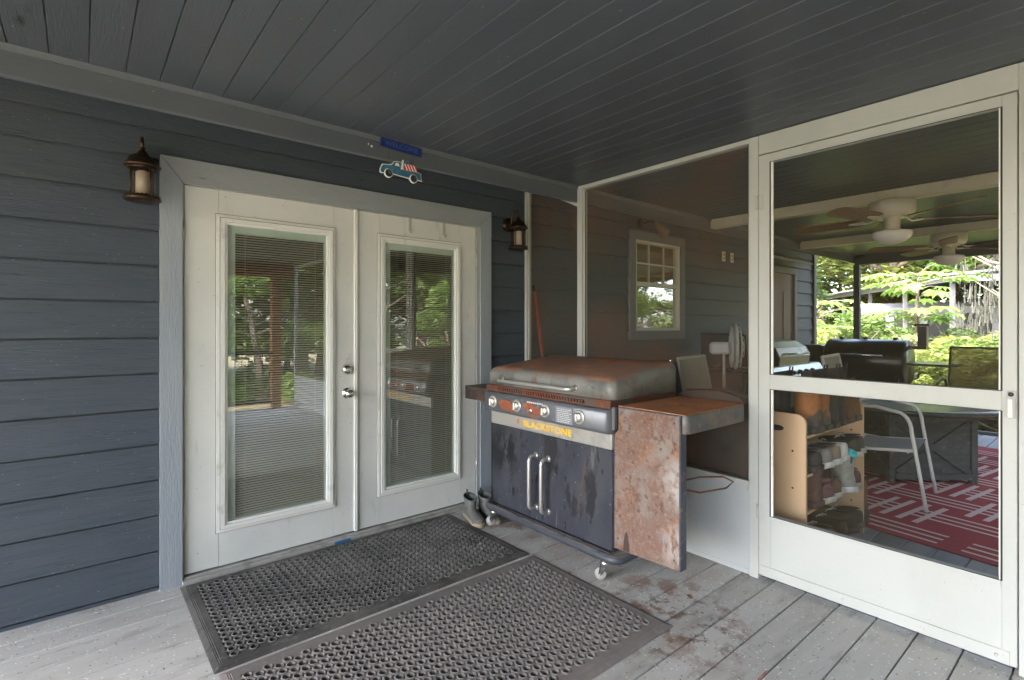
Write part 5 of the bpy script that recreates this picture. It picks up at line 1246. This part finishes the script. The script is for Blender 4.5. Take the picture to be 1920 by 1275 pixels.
# trees: beyond the carport and round the yard
rnd = random.Random(33)
pos = [(30, 16), (34, 10), (38, 3), (36, -4), (26, 20), (40, 14), (33, -10), (24, 13), (27, -7), (44, 8), (44, -2), (20, 11), (29, 4.5), (33, 22), (21, 6.8)]
for i, (x, y) in enumerate(pos):
    kk = (K1, K2, K3)[i % 3]
    place(kk, 'tree', (x, y, -.85), rnd.uniform(.95, 1.35), rnd.uniform(0, 6), ('yellow-green tree in the woods beyond the carport', 'mid-green tree in the woods beyond the carport', 'dark green tree in the woods beyond the carport')[i % 3], 'tree', ('yellow-green woodland trees', 'mid-green woodland trees', 'dark green woodland trees')[i % 3])
for i in range(20):       # the wood that the door glass reflects, and its undergrowth
    x = -12 + i * 2.0 + rnd.uniform(-.6, .6); y = -16 - 3.5 * (i % 3) + rnd.uniform(-1, 1)
    kk = (K3, K1, K2)[i % 3]
    place(kk, 'tree', (x, y, -.85), rnd.uniform(.9, 1.3), rnd.uniform(0, 6), 'tree in the wood behind the yard, reflected in the door glass', 'tree', 'trees of the wood behind the yard')
for i in range(20):
    x = -9 + i * 1.6 + rnd.uniform(-.4, .4); y = -13.0 - 1.6 * (i % 2)
    place(KU, 'tree', (x, y, -.85), rnd.uniform(.55, .78), rnd.uniform(0, 6), 'leafy undergrowth tree at the yard edge, reflected in the door glass', 'tree', 'leafy undergrowth trees at the yard edge')
for i in range(7):
    place(KU, 'tree', (7.5 + 1.9 * i, -8.2 - .8 * (i % 2), -.85), .5, rnd.uniform(0, 6), 'bushy young tree beside the screened porch, reflected in the sash window', 'tree', 'bushy young trees beside the screened porch')
for i in range(9):
    place(KU, 'tree', (30 + 1.5 * (i % 3), -9 + i * 3.4, -.85), rnd.uniform(.8, 1.1), rnd.uniform(0, 6), 'bushy tree filling the view behind the carport', 'tree', 'bushy trees behind the carport')

def far_wood(name, pts, label):
    rnd = random.Random(77); bl = []
    for (x, y, h) in pts:
        for _ in range(7): bl.append((x + rnd.uniform(-2, 2), y + rnd.uniform(-1.5, 1.5), rnd.uniform(-.5, h), rnd.uniform(1.2, 2.2), rnd.uniform(1, 1.8), rnd.uniform(.9, 1.8)))
    o = bpy.data.objects.new(name, leaf_mesh(name, bl, 26000, .20, M['leafB'], rnd)); C.objects.link(o); o['kind'] = 'stuff'; tag(o, label, 'woodland')
far_wood('distant_woodland', [(-14 + 3 * k, -25, 6.5) for k in range(18)], 'mass of distant woodland behind the yard, seen in the door glass')
far_wood('distant_woodland', [(50, -16 + 3.2 * k, 9) for k in range(16)], 'mass of distant woodland beyond the carport')
# each repeat of the planting gets its own place in its row
ORD = ['leftmost', 'second from left', 'third from left', 'fourth from left', 'fifth from left', 'sixth from left', 'seventh from left', 'eighth from left', 'ninth from left', 'tenth from left', 'eleventh from left', 'twelfth from left', 'thirteenth from left', 'fourteenth from left', 'fifteenth from left', 'sixteenth from left', 'seventeenth from left', 'eighteenth from left', 'nineteenth from left', 'twentieth from left', 'twenty-first from left', 'twenty-second from left', 'twenty-third from left', 'twenty-fourth from left']
gr = {}
for o in C.objects:
    if o.parent is None and o.get('category') in ('tree', 'shrub') and o.get('group'): gr.setdefault(o['group'], []).append(o)
for g_, os_ in gr.items():
    def key(o):
        d = o.location - cam.location; a = math.atan2(d.y, d.x)
        return -a
    os_.sort(key=key)
    for i, o in enumerate(os_): o['label'] = o['label'].split(',')[0] + ', ' + (ORD[i] if i < len(os_) - 1 else 'rightmost')
